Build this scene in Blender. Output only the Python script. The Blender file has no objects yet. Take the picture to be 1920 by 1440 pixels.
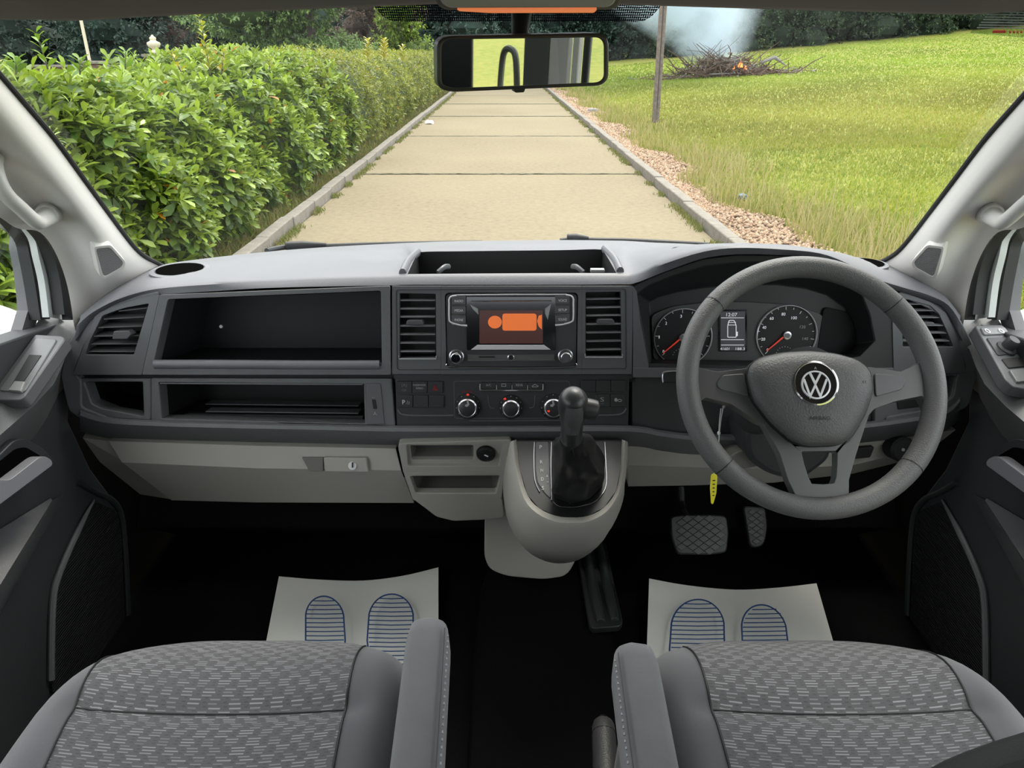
import bpy, bmesh, math, random
import numpy as np
from mathutils import Vector, Matrix, noise

# ------------------------------------------------------------------ camera, sky, sun, exposure
SC = bpy.context.scene
COL = SC.collection
FPX = 1380.0                      # focal length in pixels of a 1920 px wide frame
TH = math.radians(24.3)
SN, CS = math.sin(TH), math.cos(TH)
CAM = Vector((0, 0, 1.70))
cam_data = bpy.data.cameras.new('camera')
cam_data.sensor_width = 36.0
cam_data.lens = FPX / 1920 * 36
cam_data.clip_start = 0.02
cam_data.clip_end = 600
cam = bpy.data.objects.new('camera', cam_data)
cam.location = CAM
cam.rotation_euler = (math.radians(90) - TH, 0, 0)
COL.objects.link(cam)
SC.camera = cam

world = bpy.data.worlds.new('overcast_sky')
SC.world = world
world.use_nodes = True
wn = world.node_tree
wn.nodes.clear()
w_out = wn.nodes.new('ShaderNodeOutputWorld')
w_bg = wn.nodes.new('ShaderNodeBackground')
w_tc = wn.nodes.new('ShaderNodeTexCoord')
w_sep = wn.nodes.new('ShaderNodeSeparateXYZ')
w_ramp = wn.nodes.new('ShaderNodeValToRGB')
w_ramp.color_ramp.elements[0].position = 0.0
w_ramp.color_ramp.elements[0].color = (0.80, 0.86, 0.93, 1)
w_ramp.color_ramp.elements[1].position = 0.8
w_ramp.color_ramp.elements[1].color = (1.0, 0.99, 0.97, 1)
wn.links.new(w_tc.outputs['Generated'], w_sep.inputs[0])
wn.links.new(w_sep.outputs['Z'], w_ramp.inputs[0])
wn.links.new(w_ramp.outputs[0], w_bg.inputs['Color'])
w_bg.inputs['Strength'].default_value = 3.6
wn.links.new(w_bg.outputs[0], w_out.inputs[0])

sun_data = bpy.data.lights.new('sun', 'SUN')
sun_data.energy = 3.4
sun_data.angle = math.radians(25)
sun_data.color = (1.0, 0.95, 0.86)
sun = bpy.data.objects.new('sun', sun_data)
sun.rotation_euler = (math.radians(-28), math.radians(12), 0)
COL.objects.link(sun)

SC.view_settings.view_transform = 'Standard'
SC.view_settings.look = 'None'
SC.view_settings.exposure = 0.0
SC.view_settings.gamma = 1.0
SC.view_settings.use_curve_mapping = False
SC.cycles.max_bounces = 8
SC.cycles.diffuse_bounces = 4
SC.cycles.glossy_bounces = 4
SC.cycles.transparent_max_bounces = 24
SC.cycles.volume_step_rate = 2.0
SC.cycles.volume_bounces = 3
SC.cycles.sample_clamp_indirect = 6.0

# ------------------------------------------------------------------ geometry helpers
XM = 0.012                        # the van's middle plane, slightly right of the lens

def ray(u, v):
    a = (u - 960) / FPX; b = (720 - v) / FPX
    return Vector((a, b * SN + CS, b * CS - SN))
def PY(u, v, y):
    d = ray(u, v); return CAM + d * (y / d.y)
def PXX(u, v, x):
    d = ray(u, v); return CAM + d * (x / d.x)
def PZ(u, v, z):
    d = ray(u, v); return CAM + d * ((z - CAM.z) / d.z)

class Plane:
    def __init__(s, o, n, up=Vector((0, 0, 1))):
        s.o = Vector(o); s.n = Vector(n).normalized()
        s.ex = up.cross(s.n).normalized(); s.ey = s.n.cross(s.ex).normalized()
    def p(s, u, v, h=0.0):
        d = ray(u, v)
        return CAM + d * ((s.o + s.n * h - CAM).dot(s.n) / d.dot(s.n))
    def pts(s, poly, h=0.0):
        return [s.p(u, v, h) for u, v in poly]
    def scale(s, u, v, h=0.0):     # metres per pixel across at this spot
        return (s.p(u + 1, v, h) - s.p(u, v, h)).length
    def off(s, pts, h):
        return [q + s.n * h for q in pts]
def plane3(a, b, c):
    n = (b - a).cross(c - a).normalized()
    if n.dot(CAM - a) < 0: n = -n
    return Plane(a, n)

def rnd(poly, r, k=4):             # round the corners of a pixel polygon
    out = []; n = len(poly)
    rs = r if isinstance(r, (list, tuple)) else [r] * n
    for i in range(n):
        p0 = Vector(poly[i - 1]); p1 = Vector(poly[i]); p2 = Vector(poly[(i + 1) % n])
        a = p0 - p1; b = p2 - p1
        ra = min(rs[i], a.length * .48); rb = min(rs[i], b.length * .48)
        A = p1 + a.normalized() * ra; B = p1 + b.normalized() * rb
        for j in range(k + 1):
            t = j / k
            out.append(tuple(A * (1 - t) ** 2 + p1 * 2 * t * (1 - t) + B * t * t))
    return out
def rect(u0, v0, u1, v1):
    return [(u0, v0), (u1, v0), (u1, v1), (u0, v1)]
def ell(u, v, ru, rv, n=32, a0=0, a1=360):
    return [(u + ru * math.cos(math.radians(a0 + (a1 - a0) * i / n)), v + rv * math.sin(math.radians(a0 + (a1 - a0) * i / n))) for i in range(n)]
def spline(pts, k=6):              # Catmull-Rom through 2-D or 3-D points
    P = [Vector(p) for p in pts]; out = []
    for i in range(len(P) - 1):
        p0 = P[max(i - 1, 0)]; p1 = P[i]; p2 = P[i + 1]; p3 = P[min(i + 2, len(P) - 1)]
        for j in range(k):
            t = j / k
            out.append(0.5 * ((2 * p1) + (-p0 + p2) * t + (2 * p0 - 5 * p1 + 4 * p2 - p3) * t * t + (-p0 + 3 * p1 - 3 * p2 + p3) * t ** 3))
    out.append(P[-1]); return out

class MB:
    def __init__(s): s.v = []; s.f = []
    def add(s, vs, fs):
        o = len(s.v); s.v += [Vector(q) for q in vs]; s.f += [tuple(i + o for i in f) for f in fs]; return s
    def prism(s, front, back, cap_back=True):
        n = len(front)
        fs = [tuple(range(n))] + [(i, i + n, (i + 1) % n + n, (i + 1) % n) for i in range(n)]
        if cap_back: fs.append(tuple(range(2 * n - 1, n - 1, -1)))
        return s.add(list(front) + list(back), fs)
    def slab(s, pl, poly, h1, h0):  # pixel outline on a plane, raised between h0 and h1
        f = pl.pts(poly, h1); return s.prism(f, pl.off(f, h0 - h1))
    def loft(s, rings, closed=True, cap0=True, cap1=True):
        n = len(rings[0]); fs = []
        for k in range(len(rings) - 1):
            for i in range(n if closed else n - 1):
                j = (i + 1) % n
                fs.append((k * n + i, k * n + j, (k + 1) * n + j, (k + 1) * n + i))
        if cap0: fs.append(tuple(range(n)))
        if cap1: fs.append(tuple((len(rings) - 1) * n + i for i in range(n - 1, -1, -1)))
        return s.add([q for r in rings for q in r], fs)
    def frame(s, outer, inner, back_out=None, back_in=None, floor=False):
        n = len(outer); vs = list(outer) + list(inner)
        fs = [(i, (i + 1) % n, (i + 1) % n + n, i + n) for i in range(n)]
        if back_out:
            o = len(vs); vs += list(back_out); fs += [(i, o + i, o + (i + 1) % n, (i + 1) % n) for i in range(n)]
        if back_in:
            o = len(vs); vs += list(back_in); fs += [(n + i, n + (i + 1) % n, o + (i + 1) % n, o + i) for i in range(n)]
            if floor: fs.append(tuple(o + i for i in range(n)))
        return s.add(vs, fs)
    def tube(s, path, r, n=10, sx=1.0, up=None, caps=True):
        P = [Vector(q) for q in path]; rings = []
        rr = r if isinstance(r, (list, tuple)) else [r] * len(P)
        ref = Vector(up) if up else None
        for i, p in enumerate(P):
            t = (P[min(i + 1, len(P) - 1)] - P[max(i - 1, 0)])
            t = t.normalized() if t.length > 1e-9 else Vector((0, 0, 1))
            if ref is None: ref = Vector((0, 0, 1)) if abs(t.z) < .9 else Vector((1, 0, 0))
            x = ref.cross(t).normalized(); y = t.cross(x).normalized()
            if not up: ref = y
            rings.append([p + (x * math.cos(2 * math.pi * k / n) * sx + y * math.sin(2 * math.pi * k / n)) * rr[i] for k in range(n)])
        return s.loft(rings, True, caps, caps)
    def box(s, c, size, rot=None):
        c = Vector(c); hx, hy, hz = [q / 2 for q in size]
        vs = [Vector((x, y, z)) for x in (-hx, hx) for y in (-hy, hy) for z in (-hz, hz)]
        if rot is not None: vs = [rot @ q for q in vs]
        return s.add([c + q for q in vs], [(0, 1, 3, 2), (4, 6, 7, 5), (0, 4, 5, 1), (2, 3, 7, 6), (0, 2, 6, 4), (1, 5, 7, 3)])
    def lathe(s, o, ax, prof, n=24, sx=1.0):   # prof: (radius, height) pairs along the axis
        ax = Vector(ax).normalized(); x = ax.orthogonal().normalized(); y = ax.cross(x)
        rings = [[Vector(o) + ax * h + (x * math.cos(2 * math.pi * k / n) + y * math.sin(2 * math.pi * k / n)) * max(r, 1e-5) for k in range(n)] for r, h in prof]
        return s.loft(rings)
    def grid(s, rows):
        return s.loft(rows, False, False, False)
    def build(s, name, mat, parent=None, bevel=0, seg=2, smooth=True, sub=0, mirror=False, solid=0, angle=38, recalc=True):
        me = bpy.data.meshes.new(name)
        vs = [(2 * XM - q.x, q.y, q.z) if mirror else tuple(q) for q in s.v]
        me.from_pydata(vs, [], s.f)
        if recalc:
            bm = bmesh.new(); bm.from_mesh(me)
            bmesh.ops.remove_doubles(bm, verts=bm.verts, dist=1e-6)
            bmesh.ops.recalc_face_normals(bm, faces=bm.faces)
            bm.to_mesh(me); bm.free()
        o = bpy.data.objects.new(name, me); COL.objects.link(o)
        if mat: me.materials.append(mat)
        if smooth:
            me.polygons.foreach_set('use_smooth', [True] * len(me.polygons))
        if solid:
            m = o.modifiers.new('thick', 'SOLIDIFY'); m.thickness = abs(solid); m.offset = -1 if solid > 0 else 1
        if bevel:
            m = o.modifiers.new('bevel', 'BEVEL'); m.width = bevel; m.segments = seg; m.limit_method = 'ANGLE'
            m.angle_limit = math.radians(angle); m.harden_normals = False; m.use_clamp_overlap = True
        if sub:
            m = o.modifiers.new('sub', 'SUBSURF'); m.levels = sub; m.render_levels = sub
        elif smooth:
            with_sharp(me, angle, o if bevel else None)
        adopt(o, parent); return o

def with_sharp(me, angle, beveled):
    bm = bmesh.new(); bm.from_mesh(me)
    lim = math.radians(angle)
    for e in bm.edges:
        if len(e.link_faces) == 2:
            if e.calc_face_angle(0) > lim: e.smooth = False
        else: e.smooth = False
    bm.to_mesh(me); bm.free()

def adopt(o, parent):
    if parent is not None:
        o.parent = parent
        o.matrix_parent_inverse = Matrix.Translation(-base_of(parent))
def base_of(p):
    v = Vector(p.location)
    q = p.parent
    if q is not None: v = Vector((0, 0, 0)) if p.type != 'EMPTY' else v
    return v if p.type == 'EMPTY' else Vector((0, 0, 0))

def tag(o, label=None, cat=None, group=None, kind=None):
    if label: o['label'] = label
    if cat: o['category'] = cat
    if group: o['group'] = group
    if kind: o['kind'] = kind
    return o
def thing(name, loc, label=None, cat=None, group=None, kind=None):
    o = bpy.data.objects.new(name, None); o.empty_display_size = .05
    o.location = loc; COL.objects.link(o)
    return tag(o, label, cat, group, kind)

def text(s, pl, u, v, hpx, wpx, mat, parent, name='lettering', h=0.001, depth=0.0003, mirror=False, rot=0.0, h_abs=None):
    cu = bpy.data.curves.new(name, 'FONT'); cu.body = s; cu.align_x = 'CENTER'; cu.align_y = 'CENTER'
    cu.extrude = 0; cu.resolution_u = 3
    tmp = bpy.data.objects.new(name, cu); COL.objects.link(tmp)
    dg = bpy.context.evaluated_depsgraph_get()
    me = bpy.data.meshes.new_from_object(tmp.evaluated_get(dg))
    bpy.data.objects.remove(tmp); bpy.data.curves.remove(cu)
    n = len(me.vertices); co = np.empty(n * 3); me.vertices.foreach_get('co', co); co = co.reshape(-1, 3)
    if n == 0: return None
    mn, mx = co.min(0), co.max(0); cen = (mn + mx) / 2; size = mx - mn
    c0 = pl.p(u, v, h)
    W = (pl.p(u + .5, v, h) - pl.p(u - .5, v, h)).length * wpx
    H = (pl.p(u, v + .5, h) - pl.p(u, v - .5, h)).length * hpx
    sx = W / max(size[0], 1e-6); sy = H / max(size[1], 1e-6)
    cr, sr = math.cos(rot), math.sin(rot)
    vs = []
    for q in co:
        x = (q[0] - cen[0]) * sx; y = (q[1] - cen[1]) * sy
        x, y = x * cr - y * sr, x * sr + y * cr
        w = c0 + pl.ex * x + pl.ey * y
        vs.append(w)
    for i, w in enumerate(vs): me.vertices[i].co = w
    me.materials.clear(); me.materials.append(mat)
    o = bpy.data.objects.new(name, me); COL.objects.link(o); adopt(o, parent)
    return o

# ------------------------------------------------------------------ materials
def nmat(name):
    m = bpy.data.materials.new(name); m.use_nodes = True
    nt = m.node_tree; b = nt.nodes['Principled BSDF']
    return m, nt, b
def pmat(name, col, rough=.5, metal=0.0, bump=None, var=None, spec=.5, coat=0.0, emis=None, sheen=0.0):
    m, nt, b = nmat(name)
    c = (*col, 1) if len(col) == 3 else col
    b.inputs['Base Color'].default_value = c
    b.inputs['Roughness'].default_value = rough
    b.inputs['Metallic'].default_value = metal
    b.inputs['Specular IOR Level'].default_value = spec
    b.inputs['Coat Weight'].default_value = coat
    b.inputs['Coat Roughness'].default_value = .05
    if sheen:
        b.inputs['Sheen Weight'].default_value = sheen
        b.inputs['Sheen Roughness'].default_value = .5
    tc = nt.nodes.new('ShaderNodeTexCoord')
    if bump:
        n = nt.nodes.new('ShaderNodeTexNoise'); n.inputs['Scale'].default_value = bump[0]; n.inputs['Detail'].default_value = 3
        nt.links.new(tc.outputs['Object'], n.inputs['Vector'])
        bp = nt.nodes.new('ShaderNodeBump'); bp.inputs['Strength'].default_value = bump[1]; bp.inputs['Distance'].default_value = bump[2]
        nt.links.new(n.outputs['Fac'], bp.inputs['Height']); nt.links.new(bp.outputs[0], b.inputs['Normal'])
    if var:
        n2 = nt.nodes.new('ShaderNodeTexNoise'); n2.inputs['Scale'].default_value = var[0]; n2.inputs['Detail'].default_value = 5
        nt.links.new(tc.outputs['Object'], n2.inputs['Vector'])
        r = nt.nodes.new('ShaderNodeValToRGB')
        r.color_ramp.elements[0].position = .3; r.color_ramp.elements[1].position = .7
        r.color_ramp.elements[0].color = (*[q * (1 - var[1]) for q in c[:3]], 1)
        r.color_ramp.elements[1].color = (*[min(1, q * (1 + var[1])) for q in c[:3]], 1)
        nt.links.new(n2.outputs['Fac'], r.inputs[0]); nt.links.new(r.outputs[0], b.inputs['Base Color'])
    if emis:
        b.inputs['Emission Color'].default_value = (*emis[0], 1); b.inputs['Emission Strength'].default_value = emis[1]
    return m

M = {}
M['dash'] = pmat('dash_plastic', (.112, .116, .122), .58, bump=(900, .5, .0006), var=(40, .06))
M['pad'] = pmat('dash_pad', (.135, .137, .152), .45, bump=(900, .5, .0006), var=(8, .05))
M['panel'] = pmat('satin_dark_panel', (.098, .101, .107), .40)
M['dark'] = pmat('dark_plastic', (.028, .030, .033), .5, bump=(900, .3, .0004))
M['black'] = pmat('deep_black_plastic', (.006, .006, .007), .6)
M['gloss'] = pmat('piano_black', (.006, .006, .008), .12, coat=.6)
M['radio'] = pmat('radio_front', (.045, .046, .05), .3)
M['silver'] = pmat('satin_silver', (.62, .62, .65), .28, metal=1)
M['chrome'] = pmat('chrome', (.8, .8, .82), .12, metal=1)
M['beige'] = pmat('warm_grey_plastic', (.36, .35, .315), .5, bump=(800, .35, .0005))
M['beige_shaded'] = pmat('warm_grey_shaded', (.15, .145, .13), .6)  # warm grey darkened: the shadow inside the trays is put into the colour
M['trim'] = pmat('light_grey_pillar_trim', (.74, .72, .69), .65, bump=(900, .3, .0004), var=(3, .02))
M['handle'] = pmat('light_grey_handle', (.60, .59, .57), .38)
M['head'] = pmat('headliner_fabric', (.16, .15, .135), .95, bump=(600, .4, .0005))
M['body'] = pmat('white_body_paint', (.62, .66, .66), .3, coat=.5)
M['rubber'] = pmat('black_rubber', (.012, .013, .014), .55)
M['well'] = pmat('shelf_liner', (.014, .016, .019), .6)
M['hole_shade'] = pmat('painted_hole_shade', (.003, .003, .003), 1.0, spec=0.0)  # near-black colour that stands in for the shade inside holes
M['carpet'] = pmat('black_carpet', (.0035, .0035, .0038), .95, bump=(500, .8, .002), spec=.1)
M['white'] = pmat('white_print', (.75, .75, .75), .5)
M['greyprint'] = pmat('grey_print', (.35, .35, .36), .5)
M['dimprint'] = pmat('dim_print', (.16, .165, .17), .5)
M['redprint'] = pmat('red_print', (.55, .02, .02), .4)
M['reddim'] = pmat('dark_red_print', (.22, .02, .02), .4)
M['leather'] = pmat('black_leather', (.014, .014, .015), .38, bump=(260, .5, .0006))
M['wheel'] = pmat('wheel_rim_grain', (.112, .112, .114), .45, bump=(620, .8, .0011))
M['paper'] = pmat('paper_mat', (.84, .84, .79), .8)
M['blue'] = pmat('blue_print', (.02, .07, .22), .7)
M['seatside'] = pmat('seat_bolster_fabric', (.115, .115, .125), .8, bump=(1600, .5, .0005), var=(6, .08), sheen=.3, spec=.2)
M['stitch'] = pmat('grey_stitching', (.33, .33, .35), .8)
M['darkleather'] = pmat('dark_bolster_cloth', (.035, .034, .034), .6, bump=(500, .4, .0006))
M['needle'] = pmat('red_needle', (.55, .03, .02), .4, emis=((1, .08, .04), .25))
M['lcdtext'] = pmat('lit_white_symbols', (.6, .6, .62), .5, emis=((.9, .9, 1), .45))
M['yellow'] = pmat('yellow_tag', (.80, .72, .03), .45)
M['pale'] = pmat('pale_ring_silver', (.68, .68, .70), .25, metal=.2)
M['amber'] = pmat('amber_lens', (.85, .25, .08), .3, emis=((1, .3, .12), .5))
M['wood'] = pmat('weathered_timber', (.13, .105, .088), .9, bump=(20, .6, .02), var=(12, .25))
M['kerb'] = pmat('kerb_concrete', (.17, .155, .13), .9, bump=(60, .6, .01), var=(9, .2))
M['urn'] = pmat('cream_stone', (.52, .48, .35), .7)
M['branch'] = pmat('bonfire_branch', (.10, .065, .045), .9, var=(9, .3))
M['ash'] = pmat('pale_ash', (.20, .19, .19), .9)
M['flame'] = pmat('flame', (1, .2, .03), .5, emis=((1, .13, .02), 3.0))
M['litter'] = pmat('white_litter', (.8, .8, .8), .6)
M['trunk'] = pmat('bark', (.06, .05, .04), .9)
M['redpen'] = pmat('red_sticker_print', (.75, .06, .03), .5)
M['bluebag'] = pmat('blue_plastic', (.02, .08, .13), .5)

def seat_fabric():
    m, nt, b = nmat('dashed_seat_fabric')
    tc = nt.nodes.new('ShaderNodeTexCoord')
    def mth(op, a_, b_=None, c_=None):
        q = nt.nodes.new('ShaderNodeMath'); q.operation = op
        for i_, w_ in enumerate((a_, b_, c_)):
            if w_ is None: continue
            if isinstance(w_, (int, float)): q.inputs[i_].default_value = w_
            else: nt.links.new(w_, q.inputs[i_])
        return q.outputs[0]
    sx = nt.nodes.new('ShaderNodeSeparateXYZ'); nt.links.new(tc.outputs['Object'], sx.inputs[0])
    X_, Y_, Z_ = sx.outputs
    yy = mth('SUBTRACT', Y_, mth('MULTIPLY', Z_, .6))
    v = mth('MULTIPLY', yy, 1 / .0036); row = mth('FLOOR', v); fv = mth('FRACT', v)
    rn_ = nt.nodes.new('ShaderNodeTexWhiteNoise'); rn_.noise_dimensions = '1D'; nt.links.new(row, rn_.inputs['W'])
    par = mth('ADD', mth('MULTIPLY', mth('MODULO', mth('FLOOR', mth('DIVIDE', mth('ADD', row, 3000), 3)), 2), .5), mth('MULTIPLY', rn_.outputs['Value'], .16))
    u = mth('ADD', mth('MULTIPLY', X_, 1 / .023), par); col = mth('FLOOR', u); fu = mth('FRACT', u)
    cb = nt.nodes.new('ShaderNodeCombineXYZ'); nt.links.new(col, cb.inputs[0]); nt.links.new(row, cb.inputs[1])
    wn_ = nt.nodes.new('ShaderNodeTexWhiteNoise'); nt.links.new(cb.outputs[0], wn_.inputs['Vector'])
    dash_ = mth('MULTIPLY', mth('LESS_THAN', fu, mth('MULTIPLY_ADD', wn_.outputs['Value'], .25, .38)), mth('MULTIPLY', mth('GREATER_THAN', fv, .25), mth('LESS_THAN', fv, .62)))
    dk = mth('MULTIPLY', mth('GREATER_THAN', fu, .72), mth('MULTIPLY', mth('LESS_THAN', fu, .90), mth('GREATER_THAN', fv, .62)))
    k = mth('MULTIPLY', dash_, mth('MULTIPLY_ADD', wn_.outputs['Value'], .7, .3))
    fine = mth('MULTIPLY_ADD', mth('SINE', mth('MULTIPLY', yy, 2 * math.pi / .00115)), .22, .85)
    mx = nt.nodes.new('ShaderNodeMixRGB'); mx.inputs[1].default_value = (.150, .147, .155, 1); mx.inputs[2].default_value = (.40, .40, .42, 1)
    nt.links.new(k, mx.inputs[0])
    m2 = nt.nodes.new('ShaderNodeMixRGB'); m2.inputs[2].default_value = (.055, .055, .06, 1); nt.links.new(mth('MULTIPLY', dk, .35), m2.inputs[0]); nt.links.new(mx.outputs[0], m2.inputs[1])
    m3 = nt.nodes.new('ShaderNodeMixRGB'); m3.blend_type = 'MULTIPLY'; m3.inputs[0].default_value = 1
    cf_ = nt.nodes.new('ShaderNodeCombineColor'); [nt.links.new(fine, cf_.inputs[i]) for i in range(3)]
    nt.links.new(m2.outputs[0], m3.inputs[1]); nt.links.new(cf_.outputs[0], m3.inputs[2])
    nt.links.new(m3.outputs[0], b.inputs['Base Color'])
    b.inputs['Roughness'].default_value = .85; b.inputs['Specular IOR Level'].default_value = .2
    bp = nt.nodes.new('ShaderNodeBump'); bp.inputs['Strength'].default_value = .5; bp.inputs['Distance'].default_value = .0006
    nt.links.new(k, bp.inputs['Height']); nt.links.new(bp.outputs[0], b.inputs['Normal'])
    return m
M['fabric'] = seat_fabric()

def ribbed(name, col, scale, rough=.6, direction='Z'):
    m, nt, b = nmat(name)
    tc = nt.nodes.new('ShaderNodeTexCoord')
    wv = nt.nodes.new('ShaderNodeTexWave'); wv.bands_direction = direction; wv.inputs['Scale'].default_value = scale
    nt.links.new(tc.outputs['Object'], wv.inputs['Vector'])
    bp = nt.nodes.new('ShaderNodeBump'); bp.inputs['Strength'].default_value = .9; bp.inputs['Distance'].default_value = .0015
    nt.links.new(wv.outputs['Fac'], bp.inputs['Height']); nt.links.new(bp.outputs[0], b.inputs['Normal'])
    r = nt.nodes.new('ShaderNodeValToRGB')
    r.color_ramp.elements[0].color = (*[q * .45 for q in col], 1); r.color_ramp.elements[1].color = (*col, 1)
    nt.links.new(wv.outputs['Fac'], r.inputs[0]); nt.links.new(r.outputs[0], b.inputs['Base Color'])
    b.inputs['Roughness'].default_value = rough
    return m
M['grille'] = ribbed('speaker_cloth_grille', (.42, .42, .42), 130)
M['doorgrille'] = ribbed('door_speaker_grille', (.020, .020, .022), 60)

def glass_mat(name, tint=(1, 1, 1), gl=.05):
    m = bpy.data.materials.new(name); m.use_nodes = True; nt = m.node_tree; nt.nodes.clear()
    o = nt.nodes.new('ShaderNodeOutputMaterial'); mx = nt.nodes.new('ShaderNodeMixShader')
    t = nt.nodes.new('ShaderNodeBsdfTransparent'); t.inputs[0].default_value = (*tint, 1)
    g = nt.nodes.new('ShaderNodeBsdfGlossy'); g.inputs['Roughness'].default_value = .02
    f = nt.nodes.new('ShaderNodeLayerWeight'); f.inputs['Blend'].default_value = .5
    pw = nt.nodes.new('ShaderNodeMath'); pw.operation = 'POWER'; pw.inputs[1].default_value = 5
    ml = nt.nodes.new('ShaderNodeMath'); ml.operation = 'MULTIPLY_ADD'; ml.inputs[1].default_value = .8 * gl / .04; ml.inputs[2].default_value = gl
    nt.links.new(f.outputs['Facing'], pw.inputs[0]); nt.links.new(pw.outputs[0], ml.inputs[0])
    nt.links.new(ml.outputs[0], mx.inputs[0]); nt.links.new(t.outputs[0], mx.inputs[1]); nt.links.new(g.outputs[0], mx.inputs[2])
    nt.links.new(mx.outputs[0], o.inputs[0]); return m
M['glass'] = glass_mat('windscreen_glass', (.97, .985, .97), .03)
M['sideglass'] = glass_mat('side_glass', (.93, .96, .94), .04)
M['sticker'] = glass_mat('clear_sticker', (.72, .78, .72), .04)

def frit_mat():
    m = bpy.data.materials.new('dotted_frit'); m.use_nodes = True; nt = m.node_tree; nt.nodes.clear()
    o = nt.nodes.new('ShaderNodeOutputMaterial'); mx = nt.nodes.new('ShaderNodeMixShader')
    t = nt.nodes.new('ShaderNodeBsdfTransparent'); d = nt.nodes.new('ShaderNodeBsdfDiffuse'); d.inputs[0].default_value = (.012, .012, .02, 1)
    tc = nt.nodes.new('ShaderNodeTexCoord'); v = nt.nodes.new('ShaderNodeTexVoronoi'); v.inputs['Scale'].default_value = 330; v.inputs['Randomness'].default_value = 0
    nt.links.new(tc.outputs['Object'], v.inputs['Vector'])
    c = nt.nodes.new('ShaderNodeMath'); c.operation = 'LESS_THAN'; c.inputs[1].default_value = .57
    nt.links.new(v.outputs['Distance'], c.inputs[0])
    nt.links.new(c.outputs[0], mx.inputs[0]); nt.links.new(t.outputs[0], mx.inputs[1]); nt.links.new(d.outputs[0], mx.inputs[2])
    nt.links.new(mx.outputs[0], o.inputs[0]); return m
M['frit'] = frit_mat()

def leaf_mat(name, trans=.35, rough=.45):
    m, nt, b = nmat(name)
    at = nt.nodes.new('ShaderNodeVertexColor'); at.layer_name = 'Col'
    nt.links.new(at.outputs[0], b.inputs['Base Color'])
    b.inputs['Roughness'].default_value = rough
    tr = nt.nodes.new('ShaderNodeBsdfTranslucent'); nt.links.new(at.outputs[0], tr.inputs[0])
    mx = nt.nodes.new('ShaderNodeMixShader'); mx.inputs[0].default_value = trans
    out = nt.nodes['Material Output']
    nt.links.new(b.outputs[0], mx.inputs[1]); nt.links.new(tr.outputs[0], mx.inputs[2]); nt.links.new(mx.outputs[0], out.inputs[0])
    return m
M['leaf'] = leaf_mat('leaf'); M['grass'] = leaf_mat('grass_blade', .4, .6)
M['tree'] = leaf_mat('tree_leaf', .25, .7); M['stone'] = leaf_mat('gravel_stone', 0, .85)

def ground_mat(name, stops, scale, detail=6, bumpd=.03):
    m, nt, b = nmat(name)
    tc = nt.nodes.new('ShaderNodeTexCoord')
    n = nt.nodes.new('ShaderNodeTexNoise'); n.inputs['Scale'].default_value = scale; n.inputs['Detail'].default_value = detail; n.inputs['Roughness'].default_value = .7
    nt.links.new(tc.outputs['Object'], n.inputs['Vector'])
    r = nt.nodes.new('ShaderNodeValToRGB'); e = r.color_ramp.elements
    e[0].position, e[0].color = stops[0][0], (*stops[0][1], 1); e[1].position, e[1].color = stops[-1][0], (*stops[-1][1], 1)
    for p, c in stops[1:-1]:
        q = e.new(p); q.color = (*c, 1)
    n2 = nt.nodes.new('ShaderNodeTexNoise'); n2.inputs['Scale'].default_value = .35; n2.inputs['Detail'].default_value = 3
    nt.links.new(tc.outputs['Object'], n2.inputs['Vector'])
    ad = nt.nodes.new('ShaderNodeMath'); ad.operation = 'MULTIPLY_ADD'; ad.inputs[1].default_value = .5; 
    nt.links.new(n2.outputs['Fac'], ad.inputs[0])
    ms = nt.nodes.new('ShaderNodeMath'); ms.operation = 'SUBTRACT'; ms.inputs[1].default_value = .25
    nt.links.new(n.outputs['Fac'], ms.inputs[0]); nt.links.new(ms.outputs[0], ad.inputs[2])
    nt.links.new(ad.outputs[0], r.inputs[0]); nt.links.new(r.outputs[0], b.inputs['Base Color'])
    b.inputs['Roughness'].default_value = .95; b.inputs['Specular IOR Level'].default_value = .15
    bp = nt.nodes.new('ShaderNodeBump'); bp.inputs['Distance'].default_value = bumpd; bp.inputs['Strength'].default_value = .7
    nt.links.new(n.outputs['Fac'], bp.inputs['Height']); nt.links.new(bp.outputs[0], b.inputs['Normal'])
    return m
M['slab'] = ground_mat('road_concrete', [(.2, (.125, .105, .068)), (.42, (.18, .152, .10)), (.6, (.205, .175, .115)), (.8, (.235, .20, .135))], 14, 9, .006)
M['joint'] = pmat('joint_dirt', (.09, .085, .05), .95, var=(30, .3))
M['field'] = ground_mat('field_turf', [(.3, (.12, .155, .03)), (.5, (.18, .20, .045)), (.7, (.24, .22, .06))], 9, 8, .03)
M['verge'] = ground_mat('verge_soil', [(.3, (.045, .05, .017)), (.5, (.08, .08, .03)), (.7, (.12, .11, .05))], 12)
M['gravelbed'] = ground_mat('gravel_bed', [(.3, (.13, .09, .065)), (.5, (.19, .14, .11)), (.7, (.23, .18, .14))], 30)
M['brick'] = pmat('old_brick', (.13, .08, .055), .9, var=(14, .3), bump=(30, .5, .01))

# ------------------------------------------------------------------ van shell
FP = Plane((0, 1.25, 1.32), (0, -.98, .196))          # dashboard fascia plane
fl = MB(); fl.box((XM, .35, .575), (1.72, 2.9, .05))
floor = fl.build('floor', M['carpet'], None); tag(floor, 'black carpeted cab floor', kind='structure')
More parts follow.
